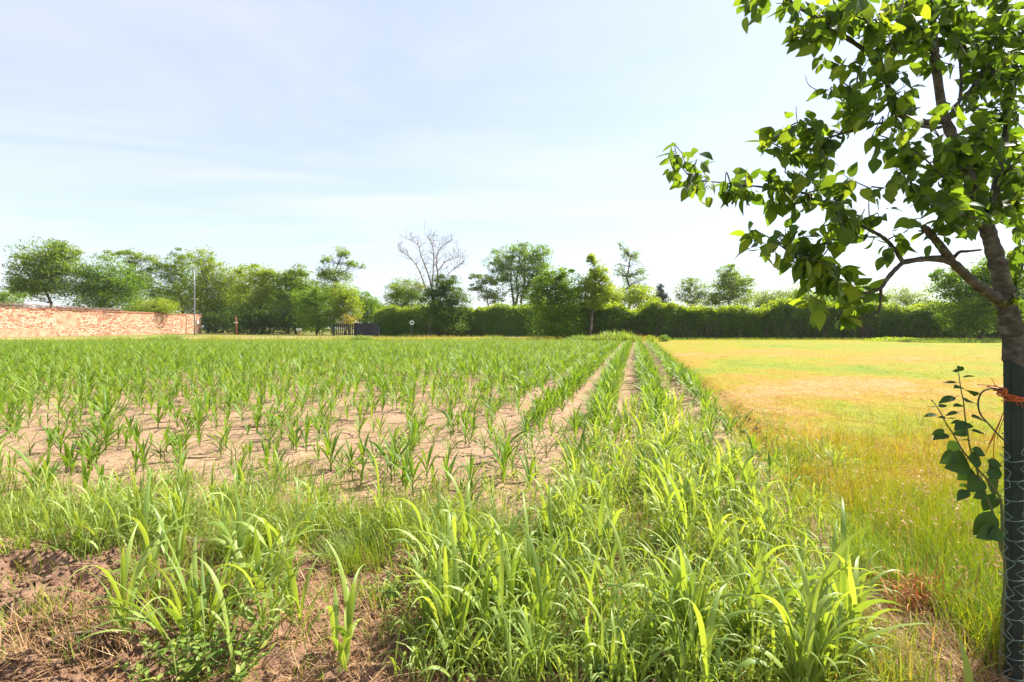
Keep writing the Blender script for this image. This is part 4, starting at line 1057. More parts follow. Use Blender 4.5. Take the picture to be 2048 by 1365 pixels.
    for lst, o_, s_ in ((LV, o1, s1), (LV2, o2, s2)):
        for (xa, ya, xb, yb, wr) in lst:
            Ya = Ys + rng.normal() * .03
            a = np.array(at(o_[0] + xa / s_, o_[1] + ya / s_, Ya)) - foot
            b_ = np.array(at(o_[0] + xb / s_, o_[1] + yb / s_, Ya + rng.normal() * .02)) - foot
            d = b_ - a; L = np.linalg.norm(d)
            flat = wr < .5
            nrm = np.array([rng.normal() * .15, -.45 if flat else -1.0, 1.0 if flat else .35])
            fr_ = frames(d[None, :], nrm[None, :])[0]
            key = round(wr, 1)
            if key not in lm:
                v, f = ovate_leaf(1, max(.5, key * (1.5 if flat else 1.0)), .25, .25, 7); v[:, 1] *= 1; lm[key] = MB().add(v, f, .5).mesh('leaf', M['sapling_leaf'])
            lo_ = bpy.data.objects.new('leaf', lm[key]); COL.objects.link(lo_); lo_.parent = sp
            mm = fr_ * L
            lo_.matrix_local = Matrix([[*mm[0], a[0]], [*mm[1], a[1]], [*mm[2], a[2]], [0, 0, 0, 1]])
fence_corner()

# ------------------------------------------------------------------ maize
def corn_params(rng, h=1.0):
    n = rng.integers(6, 9); lv = []
    az0 = rng.uniform(0, 2 * math.pi)
    for k in range(n):
        fr_ = k / (n - 1)
        z = (.03 + .20 * fr_) * h
        L = (.17 + .30 * math.sin(math.pi * min(1, .25 + fr_ * .62))) * h * rng.uniform(.85, 1.15)
        W = (.017 + .026 * math.sin(math.pi * min(1, .2 + fr_ * .65))) * h
        tilt = R(rng.uniform(22, 40) * (1 - .62 * fr_) + 4)
        bend = R(rng.uniform(40, 120) * (1 - .72 * fr_) + 8)
        lv.append((z, az0 + k * math.pi + rng.normal() * .35, L, W, tilt, bend, rng.normal() * .6))
    return lv

def corn_leaf_geo(p, k, fold):
    z, az, L, W, tl, bd, tw = p
    return blades(np.array([[0, 0, z]]), az, L, W, tl, bd, k, 'corn', fold, tw, 1.5)

rngc = np.random.default_rng(17)
corn_kinds = []
for k in range(8):
    lv = corn_params(rngc)
    root_meshes = []
    stalk = MB(); v, f = tube([(0, 0, -.03), (.002, 0, .08), (0, .002, .16), (0, 0, .24)], [.0085, .0080, .0065, .0035], 7); stalk.add(v, f, .5)
    sm = stalk.mesh('stalk', M['corn_stalk'])
    lms = []
    whole, low = MB(), MB()
    whole.add(v, f, .45)
    v2, f2 = tube([(0, 0, -.03), (0, 0, .22)], [.009, .005], 3, False); low.add(v2, f2, .4)
    for p in lv:
        v, q, m = corn_leaf_geo(p, 7, .35)
        shd = float(np.clip(rngc.normal(.5, .15), 0, 1))
        lms.append(MB().add(v, q, shd).mesh('leaf', M['corn']))
        v, q, m = corn_leaf_geo(p, 5, .35); whole.add(v, q, shd)
        v, q, m = corn_leaf_geo(p, 3, 0); low.add(v, q, shd)
    corn_kinds.append((sm, lms, whole.mesh('maize_plant', M['corn']), np.concatenate(low.v), np.concatenate([x for x in low.f if x.shape[1] == 4]), np.concatenate(low.s)))

def plant_corn():
    pts = []
    for k in range(-70, 2):
        u = ROW0 + k * ROW_GAP
        s = 3.0
        while s < 47:
            s += (.52 if -1.5 < u and s > 6 else 1.0) * (.085 - .022 * float(sstep(5.0, 9.0, np.array(s)))) * rngc.uniform(.5, 1.5)
            jt = (.085 if u > -1.5 else .03) + .34 * float(sstep(-1.2, -3.4, np.array(u))) + .16 * float(sstep(6.5, 5.0, np.array(s)))
            x = u + ROW_SLOPE * s + rngc.normal() * jt; y = s + rngc.normal() * .04
            if k == 1 and rngc.random() < .5: continue
            if y < ynear(np.array(x)) + .25 or y > np.interp(x, FARX, FARY): continue
            if abs(x) > 1.12 * y + 1.0: continue
            if rngc.random() < .10: continue
            near_sparse = rngc.random()
            if y < 5.2 and near_sparse < .05: continue
            pts.append((x, y))
    pts = np.array(pts)
    pxx = HX + pts[:, 0] / pts[:, 1] * F
    infr = (pxx > 5) & (pxx < 2043)
    order = np.argsort(pts[:, 1] + np.where(infr, 0, 100))
    H = ground_h(pts[:, 0], pts[:, 1])
    far = MB(); srcs = {}
    G = 'young maize plants in the near rows of the field'
    LB = 'young green maize plant on sandy soil in the near rows of the field'
    for r_, i in enumerate(order):
        x, y = pts[i]; kk = int(rngc.integers(8)); rz = rngc.uniform(0, 2 * math.pi)
        sc = float(np.clip(rngc.normal(.70, .13), .36, 1.0)) * (1.0 + .10 * float(vn(np.array(x * .3), np.array(y * .3), 91)))
        sc *= .80 + .25 * float(sstep(5, 14, np.array(y))) - .42 * float(sstep(20, 44, np.array(y)))
        if r_ < 300:
            sm, lms, wm = corn_kinds[kk][:3]
            if r_ < 110:
                t = thing('maize_plant', LB, 'maize plant', (x, y, H[i]), rz, G)
                t.scale = (sc, sc, sc)
                for nm, me in [('stalk', sm)] + [('leaf', q) for q in lms]:
                    o = bpy.data.objects.new(nm, me); COL.objects.link(o); o.parent = t
            else:
                t = bpy.data.objects.new('maize_plant', wm); COL.objects.link(t)
                t.location = (x, y, H[i]); t.rotation_euler = (0, 0, rz); t.scale = (sc, sc, sc)
                tag(t, LB, 'maize plant', G)
        else:
            V, Fq, S = corn_kinds[kk][3:]
            c, s = math.cos(rz) * sc, math.sin(rz) * sc
            V2 = np.stack([V[:, 0] * c - V[:, 1] * s + x, V[:, 0] * s + V[:, 1] * c + y, V[:, 2] * sc + H[i]], 1)
            far.add(V2, Fq, np.clip(S + rngc.normal() * .2, 0, 1))
    tag(far.build('maize_crop', M['corn']), 'rows of young maize filling the field behind the nearest plants', 'maize crop', kind='stuff')
plant_corn()

# ------------------------------------------------------------------ grasses
def px_ground(px, py):
    Y = gy(py); return (px - HX) * Y / F, Y

def make_broad(rng, nst, Lm, Wm):
    """One broad-bladed grass plant: shoots with arching blades; returns list of blade geometries."""
    out = []
    for s_ in range(nst):
        bx, by = rng.normal() * .012 * nst ** .5, rng.normal() * .012 * nst ** .5
        az0 = rng.uniform(0, 2 * math.pi); lean = R(rng.uniform(2, 16)); la = rng.uniform(0, 2 * math.pi)
        nl = rng.integers(4, 7)
        for k in range(nl):
            fz = k / max(1, nl - 1); z = .01 + .15 * fz * Lm / .4
            L = Lm * rng.uniform(.65, 1.1) * (.7 + .4 * fz); W = Wm * rng.uniform(.7, 1.15)
            tl = R(rng.uniform(6, 30)) * (1.25 - .75 * fz); bd = R(rng.uniform(75, 185)) * (1.05 - .35 * fz)
            p = (bx + math.cos(la) * math.sin(lean) * z, by + math.sin(la) * math.sin(lean) * z, z)
            v, q, m = blades(np.array([p]), az0 + k * math.pi * 1.02 + rng.normal() * .4, L, W, tl, bd, 9, 'corn', .28, rng.normal() * .7, 2.4, rng.normal() * .25)
            out.append((v, q, float(np.clip(rng.normal(.5, .22), 0, 1))))
    return out

rngg = np.random.default_rng(29)
broad_kinds = []
for k in range(9):
    geo = make_broad(rngg, int(rngg.integers(1, 4)), rngg.uniform(.32, .48), rngg.uniform(.019, .033))
    lm = [MB().add(v, q, s).mesh('blade', M['broad']) for v, q, s in geo]
    w = MB()
    for v, q, s in geo: w.add(v, q, s)
    broad_kinds.append((lm, w.mesh('broad_grass', M['broad']), np.concatenate(w.v), np.concatenate(w.f), np.concatenate(w.s)))

slender_kinds = []
for k in range(9):
    geo = make_broad(rngg, int(rngg.integers(1, 4)), rngg.uniform(.24, .38), rngg.uniform(.009, .017))
    lm = [MB().add(v, q, s).mesh('blade', M['broad']) for v, q, s in geo]
    w = MB()
    for v, q, s in geo: w.add(v, q, s)
    slender_kinds.append((lm, w.mesh('broad_grass', M['broad']), np.concatenate(w.v), np.concatenate(w.f), np.concatenate(w.s)))

def place_broad(x, y, sc, label, group, parts, kinds=None):
    kinds = kinds or broad_kinds
    lm, wm, V, Fq, S = kinds[int(rngg.integers(len(kinds)))]
    z = gh(x, y) - .01; rz = rngg.uniform(0, 2 * math.pi)
    if isinstance(parts, MB):
        c, s = math.cos(rz) * sc, math.sin(rz) * sc
        parts.add(np.stack([V[:, 0] * c - V[:, 1] * s + x, V[:, 0] * s + V[:, 1] * c + y, V[:, 2] * sc + z], 1), Fq, np.clip(S + rngg.normal() * .18, 0, 1))
        return
    if parts:
        t = thing('broad_grass_plant', label, 'grass plant', (x, y, z), rz, group); t.scale = (sc,) * 3
        for me in lm:
            o = bpy.data.objects.new('blade', me); COL.objects.link(o); o.parent = t
    else:
        t = bpy.data.objects.new('broad_grass_plant', wm); COL.objects.link(t)
        t.location = (x, y, z); t.rotation_euler = (0, 0, rz); t.scale = (sc,) * 3
        tag(t, label, 'grass plant', group)

def broad_grass():
    n = 0
    # dense stand, bottom centre to right
    while n < 100:
        px, py = rngg.uniform(860, 1720), rngg.uniform(1075, 1430)
        lim = 1000 + max(0, (px - 1300)) * .25
        if py < lim + 60: continue
        if px < 1000 and py > 1330: continue
        if px > 1560 and py < 1200: continue
        if rngg.random() < .35 and py < 1160: continue
        x, y = px_ground(px, py)
        if rngg.random() > .35 + .65 * (1 - (px - 860) / 1200 * .4): continue
        place_broad(x, y, rngg.uniform(.65, 1.08), 'broad-bladed light green grass plant in the dense stand at the bottom centre', 'broad-bladed grass in the dense stand at the bottom', y < 2.75, slender_kinds if rngg.random() < .35 else broad_kinds)
        n += 1
    corner, placed = MB(), 0
    for k in range(1000):
        px, py = rngg.uniform(1090, 1600), rngg.uniform(770, 1180)
        if rngg.random() < .85 * max(0, (py - 900) / 280) + .15: continue
        if px > 1330 + (py - 760) * .75 or px < 1240 - (py - 760) * .42: continue
        x, y = px_ground(px, py)
        placed += 1
        place_broad(x, y, rngg.uniform(.55, 1.0), 'broad-bladed grass plant at the corner of maize field and meadow', 'broad-bladed grass at the field corner', False if placed <= 85 else corner, slender_kinds if rngg.random() < .5 else broad_kinds)
    tag(corner.build('corner_grass', M['broad']), 'lush broad grass filling the corner between maize and meadow', 'grass', kind='stuff')
    for k in range(110):
        px, py = rngg.uniform(-10, 860), rngg.uniform(965, 1135)
        if 620 < px and py < 1070: continue
        x, y = px_ground(px, py)
        place_broad(x, y, rngg.uniform(.6, 1.05), 'slender grass plant on the verge between bare bank and maize', 'slender grass plants on the left verge', y < 2.8, slender_kinds)
    for px, py in [(470, 1190), (520, 1250), (585, 1290), (555, 1210), (610, 1330), (300, 1240), (340, 1215), (250, 1330), (690, 1390), (900, 1330), (930, 1390), (860, 1270), (540, 1340), (470, 1390)]:
        x, y = px_ground(px, py)
        place_broad(x, y, rngg.uniform(.65, 1.0), 'grass plant with long arching blades on the bank around the big clump', 'grass plants around the big arching clump', True)
    # big arching clump on the left bank
    x, y = px_ground(395, 1300)
    t = thing('grass_clump', 'large arching clump of long grass blades on the bare bank', 'grass clump', (x, y, gh(x, y) - .01))
    rng = np.random.default_rng(4)
    for k in range(46):
        az = rng.uniform(0, 2 * math.pi); r0 = rng.random() ** .5 * .09
        L = rng.uniform(.34, .72); 
        v, q, m = blades(np.array([[r0 * math.cos(az), r0 * math.sin(az), 0]]), az + rng.normal() * .5, L, rng.uniform(.012, .022), R(rng.uniform(4, 36)), R(rng.uniform(20, 125)), 9, 'corn', .3, rng.normal() * .6, 1.9, rng.normal() * .2)
        MB().add(v, q, float(np.clip(rng.normal(.45, .22), 0, 1))).build('blade', M['broad'], t)
    # single bent blade bottom right
    for (px, py, L, az, tl, bd, lab) in [(1945, 1420, .22, 1.6, 4, 25, 'single upright broad blade at the bottom right corner'), (1640, 1400, .62, -.25, 20, 110, 'long bent grass blade arching over the straw at the bottom right')]:
        x, y = px_ground(px, py)
        v, q, m = blades(np.array([[0, 0, 0]]), az, L, .026, R(tl), R(bd), 10, 'corn', .25, .4, 1.6)
        o = MB().add(v, q, .6).build('lone_grass_shoot', M['broad']); o.location = (x, y, gh(x, y)); tag(o, lab, 'grass blade')
broad_grass()

def scatter_blades(name, mat, xy, L, W, tilt, bend, shade, label=None, cat='grass', k=3, side=None, z0=0.0):
    n = len(xy); z = ground_h(xy[:, 0], xy[:, 1]) + z0
    az = RNG.uniform(0, 2 * math.pi, n)
    V, q, m = blades(np.c_[xy, z], az, L, W, tilt, bend, k, 'grass', 0.0, RNG.normal(size=n) * .8, 1.4)
    o = MB().add(V, q, np.repeat(np.clip(shade, 0, 1), m)).build(name, mat)
    tag(o, label, cat, kind='stuff')
    return o

def rect_px(n, x0, x1, y0, y1, fn=None):
    """n ground points spread evenly over the picture rows (so that near and far get like cover)."""
    px = RNG.uniform(x0, x1, n); py = RNG.uniform(y0, y1, n)
    Y = gy(py); X = (px - HX) * Y / F
    xy = np.c_[X, Y]
    if fn is not None: xy = xy[fn(X, Y, px, py)]
    return xy

def tufted(xy, spread, cl):
    """Pull points together into tufts."""
    c = xy[RNG.integers(0, len(xy), len(xy))]
    w = RNG.random(len(xy)) < cl
    idx = (np.arange(len(xy)) // 14) % len(xy)
    t = xy[idx] + RNG.normal(size=xy.shape) * spread
    return np.where(w[:, None], t, xy)

# meadow: short blades, tall near ones, patches of dry
def meadow_grass():
    f = lambda X, Y, px, py: (u_of(X, Y) + .12 * vn(X * 2, Y * 2, 70) > 1.5)
    xy = rect_px(95000, 1290, 2300, 692, 1240, f)
    xy = tufted(xy, .05, .5)
    Yd = xy[:, 1]
    sh = np.clip(dryness(xy[:, 0], Yd) + RNG.normal(size=len(xy)) * .15, 0, 1)
    near = sstep(6.5, 3.2, Yd)
    L = (.035 + .10 * near) * RNG.uniform(.5, 1.5, len(xy)) * (1 + .5 * vn(xy[:, 0] * 1.5, xy[:, 1] * 1.5, 73))
    W = np.maximum(.0035, .00075 * Yd) * RNG.uniform(.7, 1.3, len(xy))
    scatter_blades('meadow_grass', M['meadow_blade'], xy, L, W, R(20) * RNG.random(len(xy)), R(70) * RNG.random(len(xy)), sh, 'short yellow-green mown grass of the meadow', k=2)
    # longer grass along the near meadow edge
    f2 = lambda X, Y, px, py: (u_of(X, Y) + .2 * vn(X * 2, Y * 2, 75) > 1.25) & (RNG.random(len(X)) < .3 + .7 * (vn(X * 1.2, Y * 1.2, 76) > -.1))
    xy = rect_px(24000, 1380, 2060, 830, 1345, f2); xy = tufted(xy, .05, .6)
    sh = dryness(xy[:, 0], xy[:, 1]) - .02 + .12 * vn(xy[:, 0] * 1.3, xy[:, 1] * 1.3, 77) + RNG.normal(size=len(xy)) * .22
    scatter_blades('long_meadow_grass', M['meadow_blade'], xy, RNG.uniform(.07, .22, len(xy)) * (1 + .5 * vn(xy[:, 0], xy[:, 1], 78)), RNG.uniform(.003, .006, len(xy)), R(22) * RNG.random(len(xy)), R(95) * RNG.random(len(xy)), sh, 'longer green grass along the near edge of the meadow', k=4)
    # cut straw lying on the driest band
    xy = rect_px(9000, 1330, 2040, 745, 900, lambda X, Y, px, py: (u_of(X, Y) > 1.6) & (dryness(X, Y) > .72))
    n = len(xy); Yd = xy[:, 1]
    V, q, m = blades(np.c_[xy, ground_h(xy[:, 0], xy[:, 1]) + .02], RNG.uniform(0, 6.28, n), RNG.uniform(.08, .25, n), .0007 * Yd, R(76) + R(14) * RNG.random(n), R(15) * RNG.normal(size=n), 2)
    tag(MB().add(V, q, np.repeat(np.clip(.7 + RNG.normal(size=n) * .2, 0, 1), m)).build('cut_straw', M['straw']), 'cut pale straw lying on the dry band of the meadow', 'straw', kind='stuff')
    # seed-head stalks
    xy = rect_px(620, 1400, 2000, 800, 1230, lambda X, Y, px, py: u_of(X, Y) > 1.4)
    n = len(xy); z = ground_h(xy[:, 0], xy[:, 1]); mb = MB()
    az = RNG.uniform(0, 2 * math.pi, n); L = RNG.uniform(.22, .46, n); tl = R(22) * RNG.random(n); bd = R(50) * RNG.random(n)
    V, q, m = blades(np.c_[xy, z], az, L, .0028, tl, bd, 4, 'grass', 0, 0, 1.6)
    mb.add(V, q, .3)
    tips = V.reshape(n, m, 3)[:, -4:-2, :].mean(1)
    for k in range(7):
        o = tips + RNG.normal(size=(n, 3)) * [.012, .012, .02] - [0, 0, .012 * k]
        v, f, s = cards(o, RNG.uniform(.012, .024, n), RNG.random(n), .4, .2); mb.add(v, f, s)
    tag(mb.build('seed_heads', M['seed']), 'ripe pale grass seed heads on thin stalks over the meadow', 'grass', kind='stuff')
meadow_grass()

def verge_grass():
    # thin verge strip between bank and maize, and weeds among the nearest maize
    dens = lambda X, Y: vn(X * 1.4, Y * 1.6, 80) * .6 + vn(X * 4, Y * 4, 81) * .4
    f = lambda X, Y, px, py: (u_of(X, Y) < 1.9) & (RNG.random(len(X)) < np.clip(.45 + .8 * dens(X, Y) + .6 * np.exp(-((Y - 3.1) / .55) ** 2) - (.95 - .75 * (px > 240) * (px < 600) - .55 * (px >= 690) * (px < 870)) * sstep(2.75, 2.4, Y) * (X < -.15) - .55 * sstep(3.8, 5.0, Y) * (u_of(X, Y) < .2) + .35 * (u_of(X, Y) > .85) - .5 * sstep(8, 11, Y) - .6 * (px > 680) * (px < 1150) * (py < 1050), .02, 1))
    xy = rect_px(52000, -20, 1620, 800, 1345, f); xy = tufted(xy, .035, .6)
    sh = .35 + .22 * vn(xy[:, 0] * 2, xy[:, 1] * 2, 82) + RNG.normal(size=len(xy)) * .2
    scatter_blades('grass', M['fine'], xy, RNG.uniform(.06, .22, len(xy)), .003 + .008 * RNG.random(len(xy)) ** 2.5, R(28) * RNG.random(len(xy)), R(90) * RNG.random(len(xy)), sh, 'fine green grass on the verge in front of the maize', k=4)
    f = lambda X, Y, px, py: ((px > 820) & (u_of(X, Y) < 2.2) & (py > 820 + (1500 - px) * .28) & (py > 740)) | ((py < 1150) & (px < 900) & (py > 985 + 60 * (px > 650)) & (RNG.random(len(X)) < .5))
    xy = rect_px(11500, -20, 1720, 760, 1400, f); xy = tufted(xy, .03, .6); n = len(xy)
    V, q, m = blades(np.c_[xy, ground_h(xy[:, 0], xy[:, 1])], RNG.uniform(0, 6.28, n), RNG.uniform(.10, .28, n), RNG.uniform(.005, .011, n), R(5) + R(28) * RNG.random(n), R(30) + R(120) * RNG.random(n), 6, 'corn', .25, RNG.normal(size=n) * .7, 2.0, RNG.normal(size=n) * .3)
    tag(MB().add(V, q, np.repeat(np.clip(.5 + RNG.normal(size=n) * .24, 0, 1), m)).build('verge_grass', M['broad']), 'medium grass blades filling the verge under the broad grass', 'grass', kind='stuff')
    # small weeds in the rows
    f = lambda X, Y, px, py: (u_of(X, Y) < 1.2) & (Y < 46) & (RNG.random(len(X)) < np.clip(.35 + .8 * vn(X * .8, Y * .8, 84), 0, 1))
    xy = rect_px(9000, -20, 1400, 700, 1000, f)
    Yd = xy[:, 1]
    scatter_blades('field_weeds', M['fine'], xy, RNG.uniform(.03, .10, len(xy)), np.maximum(.004, .0008 * Yd), R(40) * RNG.random(len(xy)), R(80) * RNG.random(len(xy)), .4 + RNG.normal(size=len(xy)) * .2, 'tiny grass weeds between the maize rows', k=2)
    xy = rect_px(5200, 1480, 2015, 1175, 1420, lambda X, Y, px, py: RNG.random(len(X)) < np.clip(.35 + .9 * vn(X * 3, Y * 3, 110), .03, 1)); xy = tufted(xy, .03, .6)
    scatter_blades('grass', M['fine'], xy, RNG.uniform(.05, .20, len(xy)), RNG.uniform(.003, .006, len(xy)), R(35) * RNG.random(len(xy)), R(95) * RNG.random(len(xy)), .5 + RNG.normal(size=len(xy)) * .28, 'mixed green and dry grass tufts at the fence foot', k=4)
    xy = rect_px(2600, 0, 1050, 1130, 1420, lambda X, Y, px, py: RNG.random(len(X)) < np.clip(.1 + 1.2 * vn(X * 2.6, Y * 2.6, 111), .02, 1)); xy = tufted(xy, .03, .75)
    scatter_blades('grass', M['fine'], xy, RNG.uniform(.04, .14, len(xy)), RNG.uniform(.003, .006, len(xy)), R(35) * RNG.random(len(xy)), R(95) * RNG.random(len(xy)), .38 + RNG.normal(size=len(xy)) * .25, 'small grass tufts on the bare bank', k=4)
    # tussock of fine grey-green grass
    for (px, py, n, rad, hh, sh0, lab) in [(500, 1140, 900, .13, .24, .08, 'fine dark green tussock right of the arching clump'), (720, 1160, 700, .15, .19, .25, 'low fine green tussock above the leafy weed'), (1172, 852, 500, .22, .20, .15, 'dense low cushion of green grass beside the last maize rows')]:
        x, y = px_ground(px, py)
        a = RNG.uniform(0, 2 * math.pi, n); r = np.sqrt(RNG.random(n)) * rad
        P = np.c_[r * np.cos(a), r * np.sin(a), np.zeros(n)]
        V, q, m = blades(P, a + RNG.normal(size=n) * .6, hh * RNG.uniform(.5, 1.2, n), .0035, R(25) * r / rad + R(6), R(80) * RNG.random(n), 4)
        o = MB().add(V, q, np.repeat(np.clip(sh0 + RNG.normal(size=n) * .14, 0, 1), m)).build('grass_tussock', M['fine']); o.location = (x, y, gh(x, y)); tag(o, lab, 'tussock')
    # far verge: dry grass behind the maize, green tufts, weed mounds
    X = RNG.uniform(-62, 14, 26000); Y = RNG.uniform(46, 56, 26000)
    Y = np.maximum(Y, np.interp(X, FARX, FARY) + .2)
    k = (RNG.random(len(X)) < np.clip(.5 + .8 * vn(X * .35, Y * .35, 85), .1, 1)) & ~((X < -33) & (Y > 50))
    xy = np.c_[X, Y][k]
    sh = .68 + .35 * vn(xy[:, 0] * .22, xy[:, 1] * .22 + 5, 86) + RNG.normal(size=len(xy)) * .15
    scatter_blades('dry_grass', M['fine'], xy, RNG.uniform(.2, .62, len(xy)) * (1 + .3 * vn(xy[:, 0] * .5, xy[:, 1] * .5, 87)), .035, R(22) * RNG.random(len(xy)), R(70) * RNG.random(len(xy)), sh, 'dry reddish grass on the verge beyond the maize', k=3)
    X = RNG.uniform(12, 62, 9000); Y = RNG.uniform(48.5, 51.8, 9000)
    xy = np.c_[X, Y]
    scatter_blades('hedge_foot_grass', M['fine'], xy, RNG.uniform(.08, .35, len(xy)), .03, R(25) * RNG.random(len(xy)), R(70) * RNG.random(len(xy)), .5 + .3 * vn(X * .3, Y * .5, 88) + RNG.normal(size=len(xy)) * .15, 'rough grass at the foot of the long hedge', k=2)
    WM = [(330, 675, 46, 44, .55, .75, 1100, 'broad', 'tall bright grass tuft before the wall, the largest along the far field edge'), (248, 677, 48, 26, .35, .55, 500, 'broad', 'small bright grass tuft before the middle of the old wall'),
          (1232, 686, 44, 52, .8, .95, 1800, 'broad', 'mound of tall green weeds at the far end of the open rows'), (1165, 686, 46, 40, .5, .6, 900, 'broad', 'low green weed mound left of the tall weed mound'),
          (722, 679, 46, 24, .5, .6, 500, 'broad', 'green weed tuft before the grey gate'), (990, 680, 47, 44, .4, .5, 700, 'broad', 'low green weed patch before the short hedge')]
    for (px, py, Y, wpx, hh, dp, n, mt, lab) in WM:
        c = at(px, HY, Y); rad = wpx * Y / F
        a = RNG.uniform(0, 2 * math.pi, n); r = np.sqrt(RNG.random(n))
        P = np.c_[r * np.cos(a) * rad, r * np.sin(a) * rad * .6, np.zeros(n)]
        V, q, m = blades(P, RNG.uniform(0, 6.28, n), hh * RNG.uniform(.7, 1.5, n) * (1.15 - .6 * r * r), .05, R(20) * RNG.random(n), R(110) * RNG.random(n), 4, 'corn')
        o = MB().add(V, q, np.repeat(np.clip(.4 + RNG.normal(size=n) * .2, 0, 1), m)).build('weed_mound', M[mt]); o.location = (c.x, c.y, 0); tag(o, lab, 'weeds')
    # leafy ridge and green crop strip at the right
    X = RNG.uniform(33, 52, 6000); Y = RNG.uniform(40, 44.5, 6000)
    scatter_blades('green_crop', M['broad'], np.c_[X, Y], RNG.uniform(.15, .4, 6000), .04, R(25) * RNG.random(6000), R(100) * RNG.random(6000), .35 + RNG.normal(size=6000) * .2, 'bright green crop strip before the hedge at the right', 'crop', k=3)
verge_grass()

def mound_bush(px, Y, wpx, hpx, n, mat, lab, size=.14):
    c = at(px, HY, Y); rad = wpx * Y / F; h = hpx * Y / F
    P = in_ball(n, shell=.45); P[:, 2] = np.abs(P[:, 2])
    P = P * [rad, rad * .7, h]
    root = thing('bush', lab, 'bush', (c.x, c.y, 0))
    v, f, s = cards(P, size * RNG.uniform(.6, 1.3, n), np.clip(.5 + RNG.normal(size=n) * .22, 0, 1)); MB().add(v, f, s).build('foliage', M[mat], root)
    sb = MB()
    for k in range(9):
        limb(sb, (RNG.normal() * rad * .2, RNG.normal() * .1, -.02), P[RNG.integers(n)], .02, .008, 4)
    tag(sb.build('stems', M['stem'], root), kind='stuff')
mound_bush(1328, 44, 14, 16, 500, 'mid', 'small dark bush at the meadow corner beside the weed mound', .12)
mound_bush(1300, 45, 16, 14, 400, 'lime', 'small pale weedy bush between the weed mound and the meadow', .12)
mound_bush(1790, 46, 60, 9, 1500, 'lime', 'long low leafy ridge at the hedge foot under the drooping branch', .14)

# ------------------------------------------------------------------ foreground weeds, straw, clods, small things
def leafy_weed(name, label, px, py, nst, rad, hgt_, leaf_L, leaf_W, per, mat, seed, cat='weed', spread=.4):
    rng = np.random.default_rng(seed)
    x, y = px_ground(px, py); root = thing(name, label, cat, (x, y, gh(x, y)))
    v0, f0 = ovate_leaf(1, leaf_W, .35, .22, 5)
    lms = [MB().add(v0, f0, s).mesh('leaf', M[mat]) for s in (.2, .5, .8)]
    sb = MB(); cnt = 0
    for k in range(nst):
        a = rng.uniform(0, 2 * math.pi); r = rad * math.sqrt(rng.random())
        p0 = np.array([r * .5 * math.cos(a), r * .5 * math.sin(a), -.01]); h = hgt_ * rng.uniform(.55, 1.1)
        p2 = np.array([r * math.cos(a) * (1 + spread), r * math.sin(a) * (1 + spread), h]); p1 = (p0 + p2) / 2 + rng.normal(size=3) * .015
        st = spline([p0, p1, p2], 6); v, f = tube(st, np.linspace(.0028, .0012, len(st)), 5); MB().add(v, f).build('stem', M['corn_stalk'], root)
        for q in range(per):
            t = .18 + .82 * (q + .5) / per; p = st[min(len(st) - 1, int(t * len(st)))]
            aa = q * 2.4 + rng.normal() * .4; el = .25 + .7 * t * rng.random()
            d = np.array([math.cos(aa) * math.cos(el), math.sin(aa) * math.cos(el), math.sin(el)])
            L = leaf_L * rng.uniform(.55, 1.15) * (1.1 - .55 * t)
            fr_ = frames(d[None], (np.array([0, 0, 1.0]) + rng.normal(size=3) * .3)[None])[0] * L
            o = bpy.data.objects.new('leaf', lms[int(rng.integers(3)) if t < .8 else 2]); COL.objects.link(o); o.parent = root
            o.matrix_local = Matrix([[*fr_[0], p[0]], [*fr_[1], p[1]], [*fr_[2], p[2]], [0, 0, 0, 1]])
            cnt += 1
leafy_weed('leafy_weed', 'spreading weed with many small oval leaves at the bottom left', 430, 1390, 30, .19, .22, .044, .55, 12, 'weed', 41)
leafy_weed('leafy_weed', 'low oval-leaved weed at the bottom edge below the arching clump', 330, 1440, 10, .12, .15, .038, .55, 9, 'weed', 45)
leafy_weed('leafy_weed', 'bushy weed with narrow pointed leaves on the bare soil', 770, 1232, 11, .085, .15, .062, .32, 13, 'weed', 42)
leafy_weed('leafy_weed', 'small dark glossy-leaved weed at the bottom edge under the dense stand', 1210, 1380, 3, .04, .11, .06, .55, 7, 'sapling_leaf', 43)
leafy_weed('leafy_weed', 'low rosette of broad leaves on the soil right of the pointed-leaved weed', 800, 1295, 4, .05, .06, .06, .5, 5, 'weed', 44)
leafy_weed('leafy_weed', 'flat dark-leaved weed at the foot of the arching clump', 262, 1180, 4, .09, .04, .09, .5, 4, 'weed', 46)

